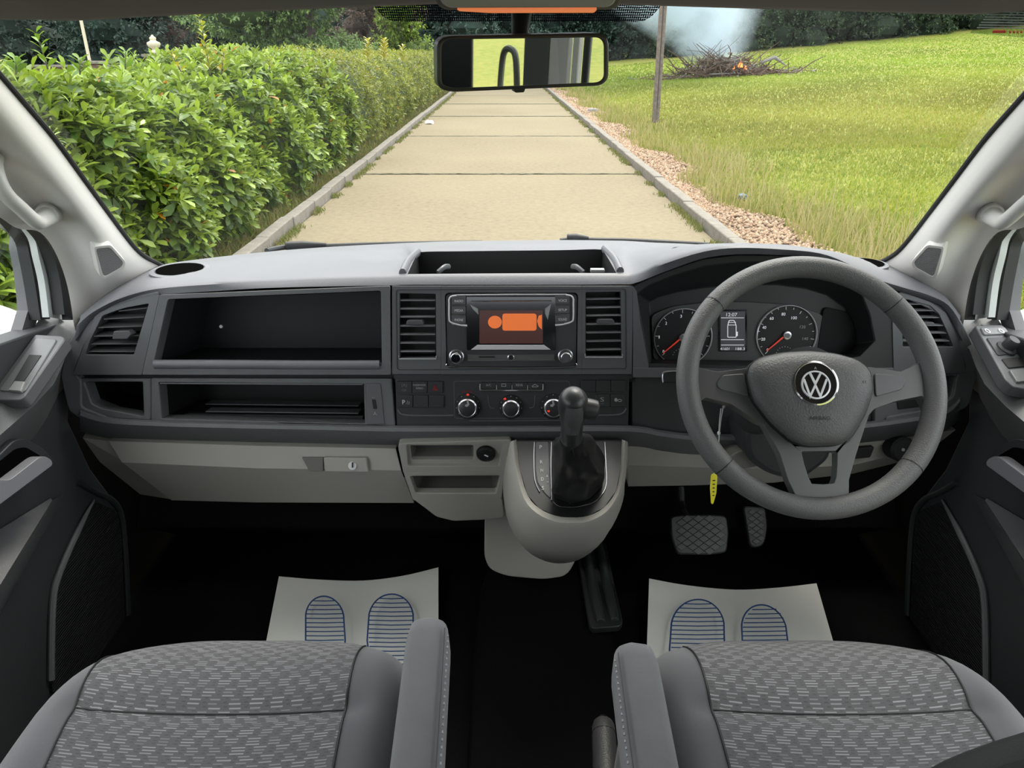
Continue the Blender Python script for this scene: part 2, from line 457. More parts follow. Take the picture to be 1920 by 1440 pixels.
# engine tunnel hump and bulkhead
tn = MB()
tn.loft([[Vector((XM - .11, y, .6)), Vector((XM - .08, y, .6 + h * .8)), Vector((XM - .04, y, .6 + h)), Vector((XM + .14, y, .6 + h)), Vector((XM + .19, y, .6 + h * .8)), Vector((XM + .22, y, .6))] for y, h in ((-.3, .015), (.6, .02), (1.1, .03), (1.5, .06))])
tn.build('floor_tunnel', M['carpet'], floor, sub=1)
wf = MB(); wf.box((XM, 1.66, .90), (1.72, .04, .62))
wf.box((XM, 1.52, .72), (1.70, .25, .18), Matrix.Rotation(math.radians(-40), 3, 'X'))
for sx_ in (-1, 1):
    wf.box((XM + sx_ * .90, 1.42, .84), (.05, .62, .56))
tag(wf.build('wall_front', M['carpet']), 'black footwell bulkhead behind the dashboard', kind='structure')

def mirrored_trim(side):
    mir = side == 'right'
    S = [(-60, 75, -.672), (0, 145, -.68), (50, 203, -.685), (100, 262, -.69), (150, 331, -.697), (200, 400, -.705), (245, 460, -.712), (270, 483, -.715), (300, 499, -.72), (330, 520, -.72)]
    A = [(-60, 165, -.655), (0, 225, -.664), (40, 277, -.670), (85, 330, -.676), (128, 382, -.684), (170, 433, -.692), (205, 480, -.702), (228, 505, -.712), (250, 525, -.725), (265, 560, -.74)]
    M1 = [(-60, 232, -.735), (-10, 285, -.745), (30, 325, -.752), (70, 362, -.76), (112, 405, -.767), (140, 447, -.772), (165, 500, -.778), (175, 535, -.783), (185, 565, -.787), (195, 610, -.787)]
    B = [(-60, 255, -.775), (-18, 310, -.782), (14, 345, -.788), (50, 382, -.79), (94, 418, -.793), (120, 458, -.796), (143, 505, -.799), (155, 545, -.80), (165, 580, -.80), (170, 620, -.80)]
    D = [(-60, 385, -.79), (0, 404, -.795), (20, 424, -.797), (45, 433, -.80), (76, 428, -.80), (104, 470, -.80), (120, 512, -.80), (129, 545, -.80), (136, 588, -.80), (142, 640, -.80)]
    EX = [((-.60, .05, 1.82), (-.60, .80, 1.81)), ((-.62, .05, 1.81), (-.62, .78, 1.80)), ((-.70, .05, 1.79), (-.70, .74, 1.78)), ((-.76, .05, 1.76), (-.765, .72, 1.75)), ((-.80, .05, 1.70), (-.80, .70, 1.69))]
    m = MB(); m.grid([[Vector(q) for q in ex_] + [PXX(*q) for q in R] for R, ex_ in zip((S, A, M1, B, D), EX)])
    t = m.build('trim_1' if side == 'left' else 'trim_2', M['trim'], None, sub=2, mirror=mir)
    tag(t, 'light grey ' + side + ' windscreen pillar trim with speaker grille', kind='structure')
    # black seal along the windscreen edge
    s = MB(); s.tube(spline([PXX(u + 2, v - 2, x + .001) for u, v, x in S], 4), .0045, 8)
    s.build('windscreen_seal', M['rubber'], t, mirror=mir)
    # speaker grille plane through trim
    from mathutils.bvhtree import BVHTree
    dg = bpy.context.evaluated_depsgraph_get(); ev = t.evaluated_get(dg); me_ = ev.to_mesh()
    bv = BVHTree.FromPolygons([Vector((2 * XM - q.co.x, q.co.y, q.co.z)) if mir else Vector(q.co) for q in me_.vertices], [tuple(p.vertices) for p in me_.polygons])
    def hit(u, v): return bv.ray_cast(CAM, ray(u, v).normalized())[0]
    a, b, c = hit(180, 462), hit(236, 492), hit(195, 522)
    gp = plane3(a, b, c)
    lift = max([0] + [(hit(u, v) - a).dot(gp.n) for u, v in ((176, 463), (208, 459), (237, 492), (232, 505), (195, 525), (188, 520), (205, 490), (192, 480), (215, 500)) if hit(u, v)]) - .0035
    gp.o = gp.o + gp.n * (lift - .003); ev.to_mesh_clear()
    o = rnd([(176, 463), (208, 459), (237, 492), (232, 505), (195, 525), (188, 520)], 6)
    i = rnd([(180, 467), (206, 464), (232, 493), (227, 502), (197, 519), (193, 515)], 5)
    r = MB(); fo, fi = gp.pts(o, .011), gp.pts(i, .011)
    r.frame(fo, fi, gp.off(fo, -.02), gp.off(fi, -.02))
    r.build('speaker_surround', M['trim'], t, mirror=mir, bevel=.0008)
    r = MB(); r.slab(gp, i, .0098, -.01); r.build('speaker_grille', M['grille'], t, mirror=mir)
    return t
TR1 = mirrored_trim('left'); TR2 = mirrored_trim('right')

def grab_handle(side):
    mir = side == 'right'
    root = thing('grab_handle', (PXX(60, 400, -.76) if not mir else Vector((.78, 1.2, 1.45))), 'light grey plastic grab handle on the %s windscreen pillar' % side, 'handle', 'pillar grab handles')
    path = spline([PXX(4, 282, -.775), PXX(-10, 300, -.735), PXX(-4, 335, -.72), PXX(12, 365, -.715), PXX(38, 390, -.713), PXX(64, 413, -.712), PXX(76, 414, -.72), PXX(90, 403, -.745), PXX(99, 396, -.772)], 6)
    m = MB(); n = len(path)
    rr = [.0125 if i < n * .75 else .0125 + .006 * (i / n - .75) * 4 for i in range(n)]
    m.tube(path, rr, 12, sx=.85); m.build('grip', M['handle'], root, mirror=mir)
    m = MB(); p0, p1 = PXX(86, 404, -.742), PXX(103, 392, -.785)
    m.tube([p0, p0.lerp(p1, .5), p1], [.0175, .020, .021], 8, sx=1.0); m.build('end_cap', M['handle'], root, mirror=mir, bevel=.004)
    m = MB(); m.tube([PXX(8, 290, -.752), PXX(0, 280, -.79)], [.018, .020], 8); m.build('end_cap', M['handle'], root, mirror=mir, bevel=.004)
grab_handle('left'); grab_handle('right')

# headliner: front edge visible at the very top
hl = MB()
edge = [(-120, 30, 1.00), (0, 29, 1.02), (60, 28, 1.03), (110, 31, 1.04), (150, 31, 1.05), (250, 25, 1.08), (450, 15, 1.11), (700, 4, 1.13), (975, -6, 1.14), (1250, 4, 1.13), (1500, 11, 1.11), (1700, 16, 1.08), (1800, 21, 1.05), (1870, 17, 1.04), (1930, 10, 1.02), (2060, 5, 1.0)]
E0 = [PY(u, v, y) for u, v, y in edge]
rows = [[q + Vector((0, .03, .05)) for q in E0], [q + Vector((0, .012, .012)) for q in E0], E0, [q + Vector((0, -.02, .012)) for q in E0], [q + Vector((0, -.10, .045)) for q in E0], [Vector((q.x * 1.12, .55, 1.87)) for q in E0], [Vector((q.x * 1.2, -.05, 1.90)) for q in E0], [Vector((q.x * 1.2, -2.5, 1.90)) for q in E0]]
hl.grid(rows)
tag(hl.build('ceiling', M['head'], None, sub=1, solid=.01), 'dark grey-brown headliner edge above the windscreen', kind='structure')

# windscreen
WS_b = [(-.82, 1.41, 1.29), (-.45, 1.62, 1.285), (0, 1.72, 1.275), (.45, 1.62, 1.285), (.82 + .024, 1.41, 1.29)]
WS_t = [(-.79, .95, 1.72), (-.45, 1.10, 1.765), (0, 1.17, 1.775), (.45, 1.10, 1.765), (.79 + .024, .95, 1.72)]
bb = spline([Vector(q) for q in WS_b], 5); tt = spline([Vector(q) for q in WS_t], 5)
ws = MB(); ws.grid([[a.lerp(b, t) + Vector((0, .035 * math.sin(math.pi * t), .03 * math.sin(math.pi * t))) for a, b in zip(bb, tt)] for t in (-.12, 0, .2, .4, .6, .8, 1, 1.15)])
w1 = ws.build('window_1', M['glass'], None); tag(w1, 'clear windscreen of the van', kind='structure')
def on_ws(u, v, back=.004):       # point just inside the glass along the ray
    d = ray(u, v)
    best = None
    from mathutils.geometry import intersect_ray_tri
    for f in ws.f:
        q = [ws.v[i] for i in f]
        for tri in ((q[0], q[1], q[2]), (q[0], q[2], q[3])):
            h = intersect_ray_tri(*tri, d, CAM, True)
            if h: best = h
    if best is None: best = PY(u, v, 1.14)
    return best - d.normalized() * back
fr = MB()
top = [(690, -12), (1250, -12)]
low = rnd([(640, -30), (700, 8), (735, 38), (960, 42), (1220, 40), (1250, 8), (1300, -30)], 25, 3)
cols_f = []
ra, rb = [], []
for k in range(41):
    u = 690 + 560 * k / 40
    e = min(1, min(u - 690, 1250 - u) / 55)
    v = -8 + 49 * (1 - (1 - e) ** 2.2)
    ra.append(on_ws(u, v, .003)); rb.append(on_ws(u, -14, .003))
fr.grid([ra, rb]); fr.build('frit_band', M['frit'], w1)
# parking sticker top right
st = thing('windscreen_sticker', on_ws(1870, 45), 'clear permit sticker with red print, top right of the windscreen', 'sticker')
q = [on_ws(*p) for p in ((1854, 20), (1935, 12), (1935, 72), (1819, 62))]
sm = MB(); sm.prism(q, [p + Vector((0, .0008, .0006)) for p in q]); sm.build('film', M['sticker'], st)
sp = plane3(on_ws(1860, 25, .006), on_ws(1915, 25, .006), on_ws(1860, 60, .006))
for k in range(7):
    m = MB(); v0 = 22 + k * 5; u0 = 1852 - (v0 - 20) * .8
    m.slab(sp, [(u0 + 6, v0), (1930, v0 + 1.5), (1930, v0 + 2.2), (u0 + 5, v0 + .8)], .001, 0); m.build('ruled_line', M['greyprint'], st)
m = MB(); m.slab(sp, rnd(rect(1861, 58, 1886, 62), 1.5), .0012, 0); m.build('red_bar', M['redpen'], st)
for u in (1892, 1899, 1906, 1913):
    m = MB(); m.slab(sp, rect(u, 59.5, u + 4, 62.5), .0012, 0); m.build('red_mark', M['redpen'], st)

# overhead console and mirror
oc = thing('overhead_console', PY(985, -10, .98), 'grey overhead lamp console with an orange strip at the top of the windscreen', 'lamp')
OP = Plane(PY(985, 5, .98), (0, -.75, -.66))
m = MB(); m.slab(OP, rnd([(800, -60), (1176, -60), (1164, 12), (1148, 21), (836, 22), (818, 12)], 10), 0, -.03)
m.build('console_housing', M['head'], oc, bevel=.004)
m = MB(); m.slab(OP, rnd([(812, -50), (1166, -50), (1154, 7), (1140, 16), (842, 17), (826, 7)], 8), .006, -.01)
m.build('console_cover', pmat('console_grey', (.42, .42, .39), .5), oc, bevel=.003)
m = MB(); m.slab(OP, rnd([(856, 18), (1120, 17), (1114, 24), (920, 24.5), (862, 21)], 3), .004, -.012)
m.build('orange_strip', M['amber'], oc)

mirror_root = thing('rear_view_mirror', PY(980, 62, 1.0), 'wide rear-view mirror in a dark frame above the middle of the road', 'mirror')
c0 = PY(980, 117, 1.0)
MN = Vector((.30, -1, -.10)).normalized()      # placeholder aim, tuned to the driver
MN = Vector((.25, -1, -.075)).normalized()
MP = Plane(c0, MN)
mo = rnd([(832, 68), (1128, 62), (1142, 74), (1142, 148), (1128, 161), (845, 173), (820, 165), (819, 82)], [16, 12, 14, 14, 12, 14, 16, 14], 5)
mi = rnd([(839, 74), (1124, 70), (1134, 80), (1134, 146), (1124, 155), (848, 166), (828, 158), (828, 84)], [12, 10, 10, 10, 10, 10, 12, 10], 5)
m = MB(); fo, fi = MP.pts(mo, 0), MP.pts(mi, .002)
m.frame(fo, fi, MP.off(fo, -.028), MP.off(fi, -.004)); m.add(MP.off(fo, -.028), [tuple(range(len(fo)))])
m.build('mirror_frame', pmat('mirror_frame_grey', (.05, .046, .042), .35), mirror_root, bevel=.002)
m = MB(); m.slab(MP, mi, -.001, -.003)
m.build('mirror_glass', pmat('mirror_glass', (.86, .88, .86), .015, metal=1), mirror_root)
m = MB(); m.tube([PY(975, 110, 1.035), PY(975, 60, 1.06), PY(978, 20, 1.10)], [.014, .011, .014], 10); m.build('mirror_arm', M['rubber'], mirror_root)
m = MB(); m.slab(MP, rnd([(962, 165), (985, 164), (983, 173), (966, 174)], 3), .004, -.01); m.build('dip_lever', M['rubber'], mirror_root)

# ------------------------------------------------------------------ doors
DP = Plane((-.83, 0, 0), (1, 0, 0))
M['door'] = pmat('door_panel_plastic', (.045, .048, .052), .5, bump=(700, .5, .0006))
def door(side):
    mir = side == 'right'
    kw = dict(mirror=mir)
    body = MB()
    body.slab(DP, [(-420, 790), (130, 600), (150, 640), (128, 690), (128, 790), (170, 880), (215, 940), (236, 990), (245, 1160), (245, 1420), (-420, 2100)], 0, -.05)
    d = body.build('door_1' if not mir else 'door_2', M['door'], None, bevel=.003, **kw)
    tag(d, 'dark grey %s cab door trim with window frame' % side, kind='structure')
    # shoulder sloping up to the window sill
    sh = MB()
    o = [PXX(-260, 1000, -.86), PXX(0, 702, -.86), PXX(53, 632, -.86), PXX(76, 594, -.86), PXX(97, 584, -.855), PXX(124, 588, -.845), PXX(165, 596, -.83)]
    i = [PXX(-330, 1170, -.775), PXX(0, 816, -.775), PXX(62, 762, -.777), PXX(100, 721, -.78), PXX(116, 688, -.785), PXX(128, 655, -.79), PXX(165, 620, -.80)]
    mid = [a.lerp(b, .5) + Vector((.006, 0, .006)) for a, b in zip(o, i)]
    lo = [q + Vector((-.02, 0, -.035)) for q in i]; lo2 = [Vector((-.835, q.y, q.z - .10)) for q in i]
    sh.grid([[q + Vector((-.02, 0, -.03)) for q in o], o, mid, i, lo, lo2])
    sh.build('door_shoulder', pmat('door_shoulder_plastic', (.115, .118, .122), .5, bump=(700, .6, .0008)), d, angle=50, **kw)
    # window frame: weather seals, painted frame, trim
    def strip(name, left, right, x, mat, th=.03, bev=.002):
        L = spline([(*q, 0) for q in left], 4); R = spline([(*q, 0) for q in right], 4)
        m = MB()
        f = [PXX(q.x, q.y, x) for q in L] + [PXX(q.x, q.y, x) for q in reversed(R)]
        nL = len(L); n = len(f)
        m.add([PXX(q.x, q.y, x) for q in L] + [PXX(q.x, q.y, x) for q in R] + [PXX(q.x, q.y, x) + Vector((-th, 0, 0)) for q in L] + [PXX(q.x, q.y, x) + Vector((-th, 0, 0)) for q in R],
              [(k, k + 1, nL + k + 1, nL + k) for k in range(nL - 1)] + [(k, 2 * nL + k, 2 * nL + k + 1, k + 1) for k in range(nL - 1)] + [(nL + k, nL + k + 1, 3 * nL + k + 1, 3 * nL + k) for k in range(nL - 1)])
        m.build(name, mat, d, bevel=bev, **kw)
    strip('door_seal', [(60, 420), (84, 446), (98, 473), (112, 522), (121, 590)], [(70, 412), (100, 450), (114, 478), (129, 535), (137, 600)], -.803, M['rubber'], .02, 0)
    strip('painted_frame', [(40, 415), (64, 446), (73, 482), (84, 530), (92, 595)], [(66, 418), (86, 446), (100, 473), (114, 522), (123, 600)], -.825, pmat('painted_door_frame', (.50, .53, .52), .35), .012, 0)
    strip('window_seal', [(10, 405), (46, 448), (56, 482), (67, 540), (76, 600)], [(52, 418), (66, 448), (75, 482), (86, 530), (94, 598)], -.842, M['rubber'], .02, 0)
    strip('window_channel', [(-30, 400), (34, 436), (38, 465), (47, 515), (53, 575), (50, 590), (26, 664), (0, 697), (-60, 760)], [(-25, 395), (47, 446), (57, 482), (62, 530), (70, 575), (70, 600), (50, 640), (0, 712), (-60, 780)], -.862, M['panel'], .02, 0)
    # glass
    g = MB(); pts = [(-.885, 1.45, 1.33), (-.885, -.3, 1.15), (-.80, -.3, 1.75), (-.80, 1.0, 1.72), (-.83, 1.3, 1.45)]
    g.add([Vector(q) for q in pts], [tuple(range(5))])
    w = g.build('window_2' if not mir else 'window_3', M['sideglass'], None, **kw); tag(w, side + ' side window glass', kind='structure')
    # pull handle; its recess shade is a painted black patch
    h = .052
    m = MB(); f = DP.pts(rnd([(-60, 900), (0, 852), (26, 826), (46, 821), (78, 838), (104, 866), (-60, 975)], 8, 3), h)
    m.prism(f, DP.off(f, -.06)); m.build('armrest', M['dark'], d, bevel=.004, **kw)
    m = MB(); f = DP.pts(rnd([(-60, 905), (0, 866), (30, 842), (48, 838), (78, 856), (16, 903), (-60, 960)], 6, 3), h + .002)
    m.prism(f, DP.off(f, -.03)); m.build('handle_shade', M['hole_shade'], d, **kw)
    m = MB(); f = DP.pts(rnd([(-60, 925), (0, 899), (17, 901), (73, 858), (84, 855), (97, 862), (99, 872), (0, 946), (-60, 985)], [2, 8, 8, 6, 5, 5, 5, 2, 2], 4), h + .02)
    m.prism(f, DP.off(f, -.04)); m.build('pull_handle', pmat('matt_silver_handle', (.34, .34, .37), .4, metal=.4), d, bevel=.006, seg=3, **kw)
    # map pocket ledge and lit facets
    m = MB(); A = [DP.p(*q) for q in ((-60, 1010, .004), (0, 992, .004), (95, 934, .004))]
    B = [DP.p(*q) for q in ((-60, 1200, .085), (0, 1097, .075), (98, 938, .006))]
    C_ = [DP.p(*q) for q in ((-60, 1280, .06), (0, 1135, .05), (118, 926, .003))]
    D_ = [DP.p(*q) for q in ((-60, 1330, .0), (0, 1150, .0), (120, 930, .0))]
    m.grid([A, B, C_, D_]); m.build('pocket_edge', pmat('door_pocket_plastic', (.10, .10, .105), .45, bump=(700, .6, .0008)), d, angle=20, **kw)
    L = spline([(175, 937, 0), (158, 968, 0), (129, 1028, 0), (106, 1085, 0), (98, 1120, 0), (95, 1180, 0), (94, 1275, 0)], 5)
    m = MB(); m.tube([DP.p(q.x + 2, q.y, .006) for q in L], [.0015 + .0045 * min(1, i / 8) for i in range(len(L))], 8)
    m.build('door_rib', pmat('rib_grey', (.16, .165, .17), .4), d, **kw)
    m = MB(); m.slab(DP, rnd([(178, 940), (222, 960), (228, 1010), (236, 1200), (236, 1320), (98, 1300), (100, 1130), (110, 1090)], 8), .006, -.01)
    m.build('speaker_grille', M['doorgrille'], d, **kw)
    m = MB(); L = spline([(150, 905, 0), (183, 924, 0), (208, 936, 0), (225, 960, 0), (233, 1012, 0), (240, 1162, 0), (240, 1300, 0)], 5)
    m.tube([DP.p(q.x, q.y, .006) for q in L], .006, 8); m.build('edge_moulding', pmat('edge_grey', (.03, .033, .035), .45), d, **kw)
    return d
D1 = door('left'); D2 = door('right')
SP = plane3(PXX(0, 702, -.86), PXX(76, 594, -.86), PXX(0, 816, -.775))
# left window switch panel
hs = .012
m = MB(); fo = SP.pts(rnd([(0 - 30, 770), (66, 627), (118, 630), (122, 636), (44, 745), (36, 750), (-40, 748)][1:6] + [(-18, 750), (-14, 735)], 5), hs)
m.prism(fo, SP.off(fo, -.02)); sw = m.build('switch_panel', M['panel'], D1, bevel=.0015)
m = MB(); fo = SP.pts(rnd([(68, 633), (107, 636), (45, 735), (-2, 732)], 6), hs + .002); m.prism(fo, SP.off(fo, -.01)); m.build('switch_plate', pmat('switch_plate', (.12, .125, .13), .35), sw, bevel=.001)
m = MB(); fo = SP.pts([(55, 665), (77, 666), (45, 714), (18, 727)], hs + .003); m.prism(fo, SP.off(fo, -.006)); m.build('switch_well', M['black'], sw)
m = MB(); fo = SP.pts([(27, 714), (46, 715), (38, 733), (15, 731)], hs + .006); m.prism(fo, SP.off(fo, -.006)); m.build('window_switch', pmat('switch_grey', (.22, .22, .22), .3), sw, bevel=.001)

# right door switch pack (drawn on the mirrored shoulder plane)
def mv(q): return Vector((2 * XM - q.x, q.y, q.z))
SPR = plane3(mv(SP.p(0, 702)), mv(SP.p(76, 594)), mv(SP.p(0, 816)))
m = MB(); fo = SPR.pts(rnd([(1828, 610), (1880, 609), (1950, 700), (1950, 735), (1900, 725), (1886, 712)], 5), hs); m.prism(fo, SPR.off(fo, -.02)); sw2 = m.build('switch_panel', M['panel'], D2, bevel=.0015)
def spr(name, poly, h, mat, dep=.006, r=3, bev=.001):
    m = MB(); fo = SPR.pts(rnd(poly, r), hs + h); m.prism(fo, SPR.off(fo, -dep)); return m.build(name, mat, sw2, bevel=bev)
spr('lock_switch', [(1839, 614), (1884, 613), (1893, 625), (1846, 627)], .003, M['greyprint'] and pmat('pale_switch', (.16, .165, .17), .35))
spr('mirror_plate', [(1850, 633), (1894, 631), (1918, 661), (1872, 666)], .002, M['dark'])
spr('window_switch', [(1893, 693), (1925, 690), (1940, 712), (1908, 716)], .004, pmat('pale_switch_b', (.16, .165, .17), .35))
spr('switch_well', [(1878, 672), (1925, 668), (1938, 685), (1892, 690)], .002, M['black'])
c = SPR.p(1885, 655, hs)
m = MB(); m.lathe(c, SPR.n, [(.017, 0), (.016, .004), (.011, .006), (.0105, .02), (.009, .023)], 20); m.build('mirror_knob', M['dark'], sw2)
for u in (1852, 1878):
    text('o', SPR, u, 620, 6, 8, M['white'], sw2, 'lock_symbol', hs + .0045)

# door mirrors outside
for side in ('left', 'right'):
    mir = side == 'right'
    r = thing('door_mirror', PXX(-30, 620, -1.12) if not mir else Vector((1.14, 1.4, 1.3)), 'white body-coloured %s door mirror outside the window' % side, 'mirror', 'door mirrors')
    m = MB()
    cc = PXX(-20, 632, -1.10); rings = []
    for k in range(9):
        t = k / 8; a = math.pi * t
        rr = math.sin(a) ** .6 if 0 < t < 1 else .02
        rings.append([cc + Vector((-.13 * math.cos(a) * 1.0 + .03, math.cos(b) * .075 * rr, math.sin(b) * .085 * rr + .018 * math.cos(a) * -1)) for b in [2 * math.pi * j / 16 for j in range(16)]])
    rings = [[Vector((q.x, q.y, q.z - (q.x - cc.x) * .55)) for q in rg] for rg in rings]
    m.loft(rings); m.build('mirror_shell', M['body'], r, mirror=mir, sub=1)
    m = MB(); m.tube([PXX(45, 640, -.90), PXX(10, 668, -1.0), PXX(-20, 676, -1.1)], [.02, .03, .03], 10); m.build('mirror_foot', M['panel'], r, mirror=mir)

# ------------------------------------------------------------------ dashboard
dash = thing('dashboard', (XM, 1.35, 1.0), 'wide dark grey plastic dashboard below the windscreen with open shelves', 'dashboard')
cols = [  # far (u,v,Y), crest or None, near (u,v,Y), seam (u,v,Y)
    ((153, 592, 1.30), None, (150, 600, 1.235), (140, 640, 1.225)),
    ((176, 569, 1.34), None, (178, 580, 1.235), (168, 603, 1.235)),
    ((212, 541, 1.37), None, (222, 558, 1.24), (212, 575, 1.245)),
    ((262, 512, 1.42), None, (270, 542, 1.25), (262, 560, 1.25)),
    ((300, 498, 1.46), None, (320, 534, 1.26), (310, 552, 1.25)),
    ((350, 489, 1.50), None, (400, 528, 1.26), (400, 546, 1.25)),
    ((480, 474, 1.56), None, (500, 523, 1.27), (500, 540, 1.25)),
    ((600, 464, 1.62), None, (620, 518, 1.27), (620, 537, 1.25)),
    ((730, 457, 1.67), (752, 484, 1.46), (735, 515, 1.27), (735, 535, 1.25)),
    ((775, 455, 1.675), (784, 473, 1.40), (764, 514, 1.27), (760, 534, 1.25)),
    ((870, 452, 1.68), (870, 471, 1.41), (870, 513, 1.27), (870, 534, 1.25)),
    ((1050, 450, 1.68), (1050, 469, 1.41), (1050, 512, 1.27), (1050, 534, 1.25)),
    ((1142, 451, 1.67), (1130, 468, 1.40), (1156, 512, 1.27), (1160, 533, 1.25)),
    ((1180, 452, 1.66), (1170, 480, 1.43), (1192, 511, 1.26), (1190, 531, 1.245)),
    ((1230, 455, 1.64), (1215, 474, 1.40), (1243, 489, 1.22), (1245, 510, 1.22)),
    ((1300, 458, 1.60), (1290, 460, 1.33), (1317, 467, 1.19), (1317, 485, 1.19)),
    ((1380, 466, 1.60), (1375, 456, 1.30), (1380, 460, 1.17), (1382, 477, 1.17)),
    ((1455, 474, 1.60), (1460, 458, 1.30), (1458, 463, 1.165), (1458, 478, 1.165)),
    ((1530, 480, 1.56), (1530, 466, 1.30), (1535, 471, 1.17), (1530, 484, 1.17)),
    ((1592, 481, 1.48), (1592, 478, 1.34), (1592, 492, 1.20), (1580, 503, 1.20)),
    ((1640, 487, 1.46), None, (1645, 520, 1.23), (1640, 533, 1.23)),
    ((1680, 500, 1.43), None, (1690, 535, 1.24), (1688, 547, 1.24)),
    ((1729, 527, 1.38), None, (1737, 549, 1.24), (1740, 563, 1.24)),
    ((1768, 552, 1.34), None, (1775, 568, 1.235), (1776, 584, 1.235)),
    ((1800, 592, 1.30), None, (1800, 600, 1.235), (1805, 640, 1.225)),
]
W_, C_, N_, S_ = [], [], [], []
for far, cr, ne, se in cols:
    a, n, s_ = PY(*far), PY(*ne), PY(*se)
    W_.append(a); N_.append(n); S_.append(s_)
    C_.append(PY(*cr) if cr else a.lerp(n, .5) + Vector((0, 0, .004)))
K = 4
Ws, Cs, Ns, Ss = [spline(q, K) for q in (W_, C_, N_, S_)]
Wb = [q + Vector((0, .03, -.03)) for q in Ws]
Wm = [a.lerp(b, .5) for a, b in zip(Ws, Cs)]
Nm = [a.lerp(b, .5) + Vector((0, 0, .001)) for a, b in zip(Cs, Ns)]
Nb = [a.lerp(b, .25) + Vector((0, -.006, .001)) for a, b in zip(Ns, Ss)]
Sb = [q + Vector((0, .02, 0)) for q in Ss]
rows = [Wb, Ws, Wm, Cs, Nm, Ns, Nb, Ss, Sb]
m = MB(); nn = len(Ws); m.v = [q for r in rows for q in r]
h0, h1 = 9 * K, 12 * K
for r in range(len(rows) - 1):
    for k in range(nn - 1):
        if r in (3, 4) and h0 <= k < h1: continue
        m.f.append((r * nn + k, r * nn + k + 1, (r + 1) * nn + k + 1, (r + 1) * nn + k))
pad = m.build('dash_pad', M['pad'], dash, angle=60)
# underside of the instrument hood
m = MB(); hs_ = range(13 * K, 21 * K + 1)
m.grid([[Ss[k] for k in hs_], [Ss[k] + Vector((0, .07, -.004)) for k in hs_], [Vector((Ss[k].x, 1.345, min(Ss[k].z - .012, 1.372))) for k in hs_]])
m.build('hood_underside', M['well'], dash)
# top tray
m = MB()
rim = [Cs[k] for k in range(h0, h1 + 1)] + [Ns[k] for k in range(h1, h0 - 1, -1)]
low = [q + Vector((0, 0.0, -.055)) for q in rim]
low = [Vector((q.x, min(q.y, 1.40), 1.285)) for q in rim]
n = len(rim); m.add(rim + low, [(i, (i + 1) % n, n + (i + 1) % n, n + i) for i in range(n)] + [tuple(range(n, 2 * n))])
m.build('top_tray', M['black'], dash)
for a, b in (((752, 513), (786, 474)), ((1166, 510), (1131, 468))):
    s = 1 if a[0] < 960 else -1
    m = MB(); pth = spline([PY(a[0] + 3 * s, a[1] - 1, 1.275), PY((a[0] + b[0]) / 2 - 3 * s, (a[1] + b[1]) / 2 - 3, 1.345), PY(b[0] - 2 * s, b[1] - 1, 1.405)], 6)
    m.tube(pth, .0085, 10, sx=.8); m.build('tray_cheek', M['pad'], dash)
for u in (833, 1082):
    m = MB(); pth = spline([PY(u - 12 * (1 if u < 960 else -1), 511, 1.285), PY(u, 501, 1.30), PY(u + 9 * (1 if u < 960 else -1), 500, 1.34)], 5)
    m.tube(pth, .005, 8, sx=.7); m.build('tray_divider', M['panel'], dash)
m = MB(); m.box(PY(1120, 507, 1.29), (.025, .012, .006)); m.build('tray_clip', M['greyprint'], dash, bevel=.001)
# cup holders
for (u, v, ru, rv, y) in ((338, 509, 42, 9.5, 1.37), (1622, 497, 32, 8, 1.37)):
    cc = PY(u, v, y) + Vector((0, 0, .0)); R = (PY(u + ru, v, y) - cc).length
    # sit on the pad: a ring and a black disc painted as the shade inside
    kk = min(range(nn), key=lambda k: abs(Nm[k].x - cc.x))
    m = MB(); m.lathe(cc, (0, 0, 1), [(R * 1.28, -.004), (R * 1.27, .0035), (R * 1.06, .005), (R, .002)], 32); 
    m.build('cup_holder_ring', M['pad'], dash)
    m = MB(); m.lathe(cc, (0, 0, 1), [(R * .4, .0053), (R * .98, .0055), (R, .0056), (R, .0045)], 32); m.build('cup_holder_shade', M['hole_shade'], dash)
text('AIRBAG', Plane(PY(356, 531, 1.28), (0, -.3, .95)), 356, 531, 3, 34, M['dark'], dash, 'airbag_lettering', .002)

def panel(name, outer, inner, mat, parent, h=0.0, back=.02, depth=.02, floor_=False, bevel=.002, rin=4, rout=3, fmat=None, taper=0, pl=FP, k=4):
    m = MB(); fo = pl.pts(rnd(outer, rout, k), h); fi = pl.pts(rnd(inner, rin, k), h)
    bi = pl.off(fi, -depth)
    if taper:
        c = sum(bi, Vector()) / len(bi); bi = [c + (q - c) * (1 - taper) for q in bi]
    m.frame(fo, fi, pl.off(fo, -back), bi, floor=floor_)
    return m.build(name, mat, parent, bevel=bevel)
def slab(name, poly, mat, parent, h=.002, dep=.006, r=2, bevel=.0008, pl=FP):
    m = MB(); m.slab(pl, rnd(poly, r) if r else poly, h, h - dep); return m.build(name, mat, parent, bevel=bevel)
def recess(name, poly, mat, parent, h, depth, r=4, taper=0, pl=FP, shift=(0, 0)):   # inner liner open to the viewer
    m = MB(); f = pl.pts(rnd(poly, r), h); b = pl.off(f, -depth)
    c = sum(b, Vector()) / len(b); b = [c + (q - c) * (1 - taper) + Vector((0, 0, shift[1])) for q in b]
    n = len(f); m.add(f + b, [(i, (i + 1) % n, n + (i + 1) % n, n + i) for i in range(n)] + [tuple(range(n, 2 * n))])
    return m.build(name, mat, parent)

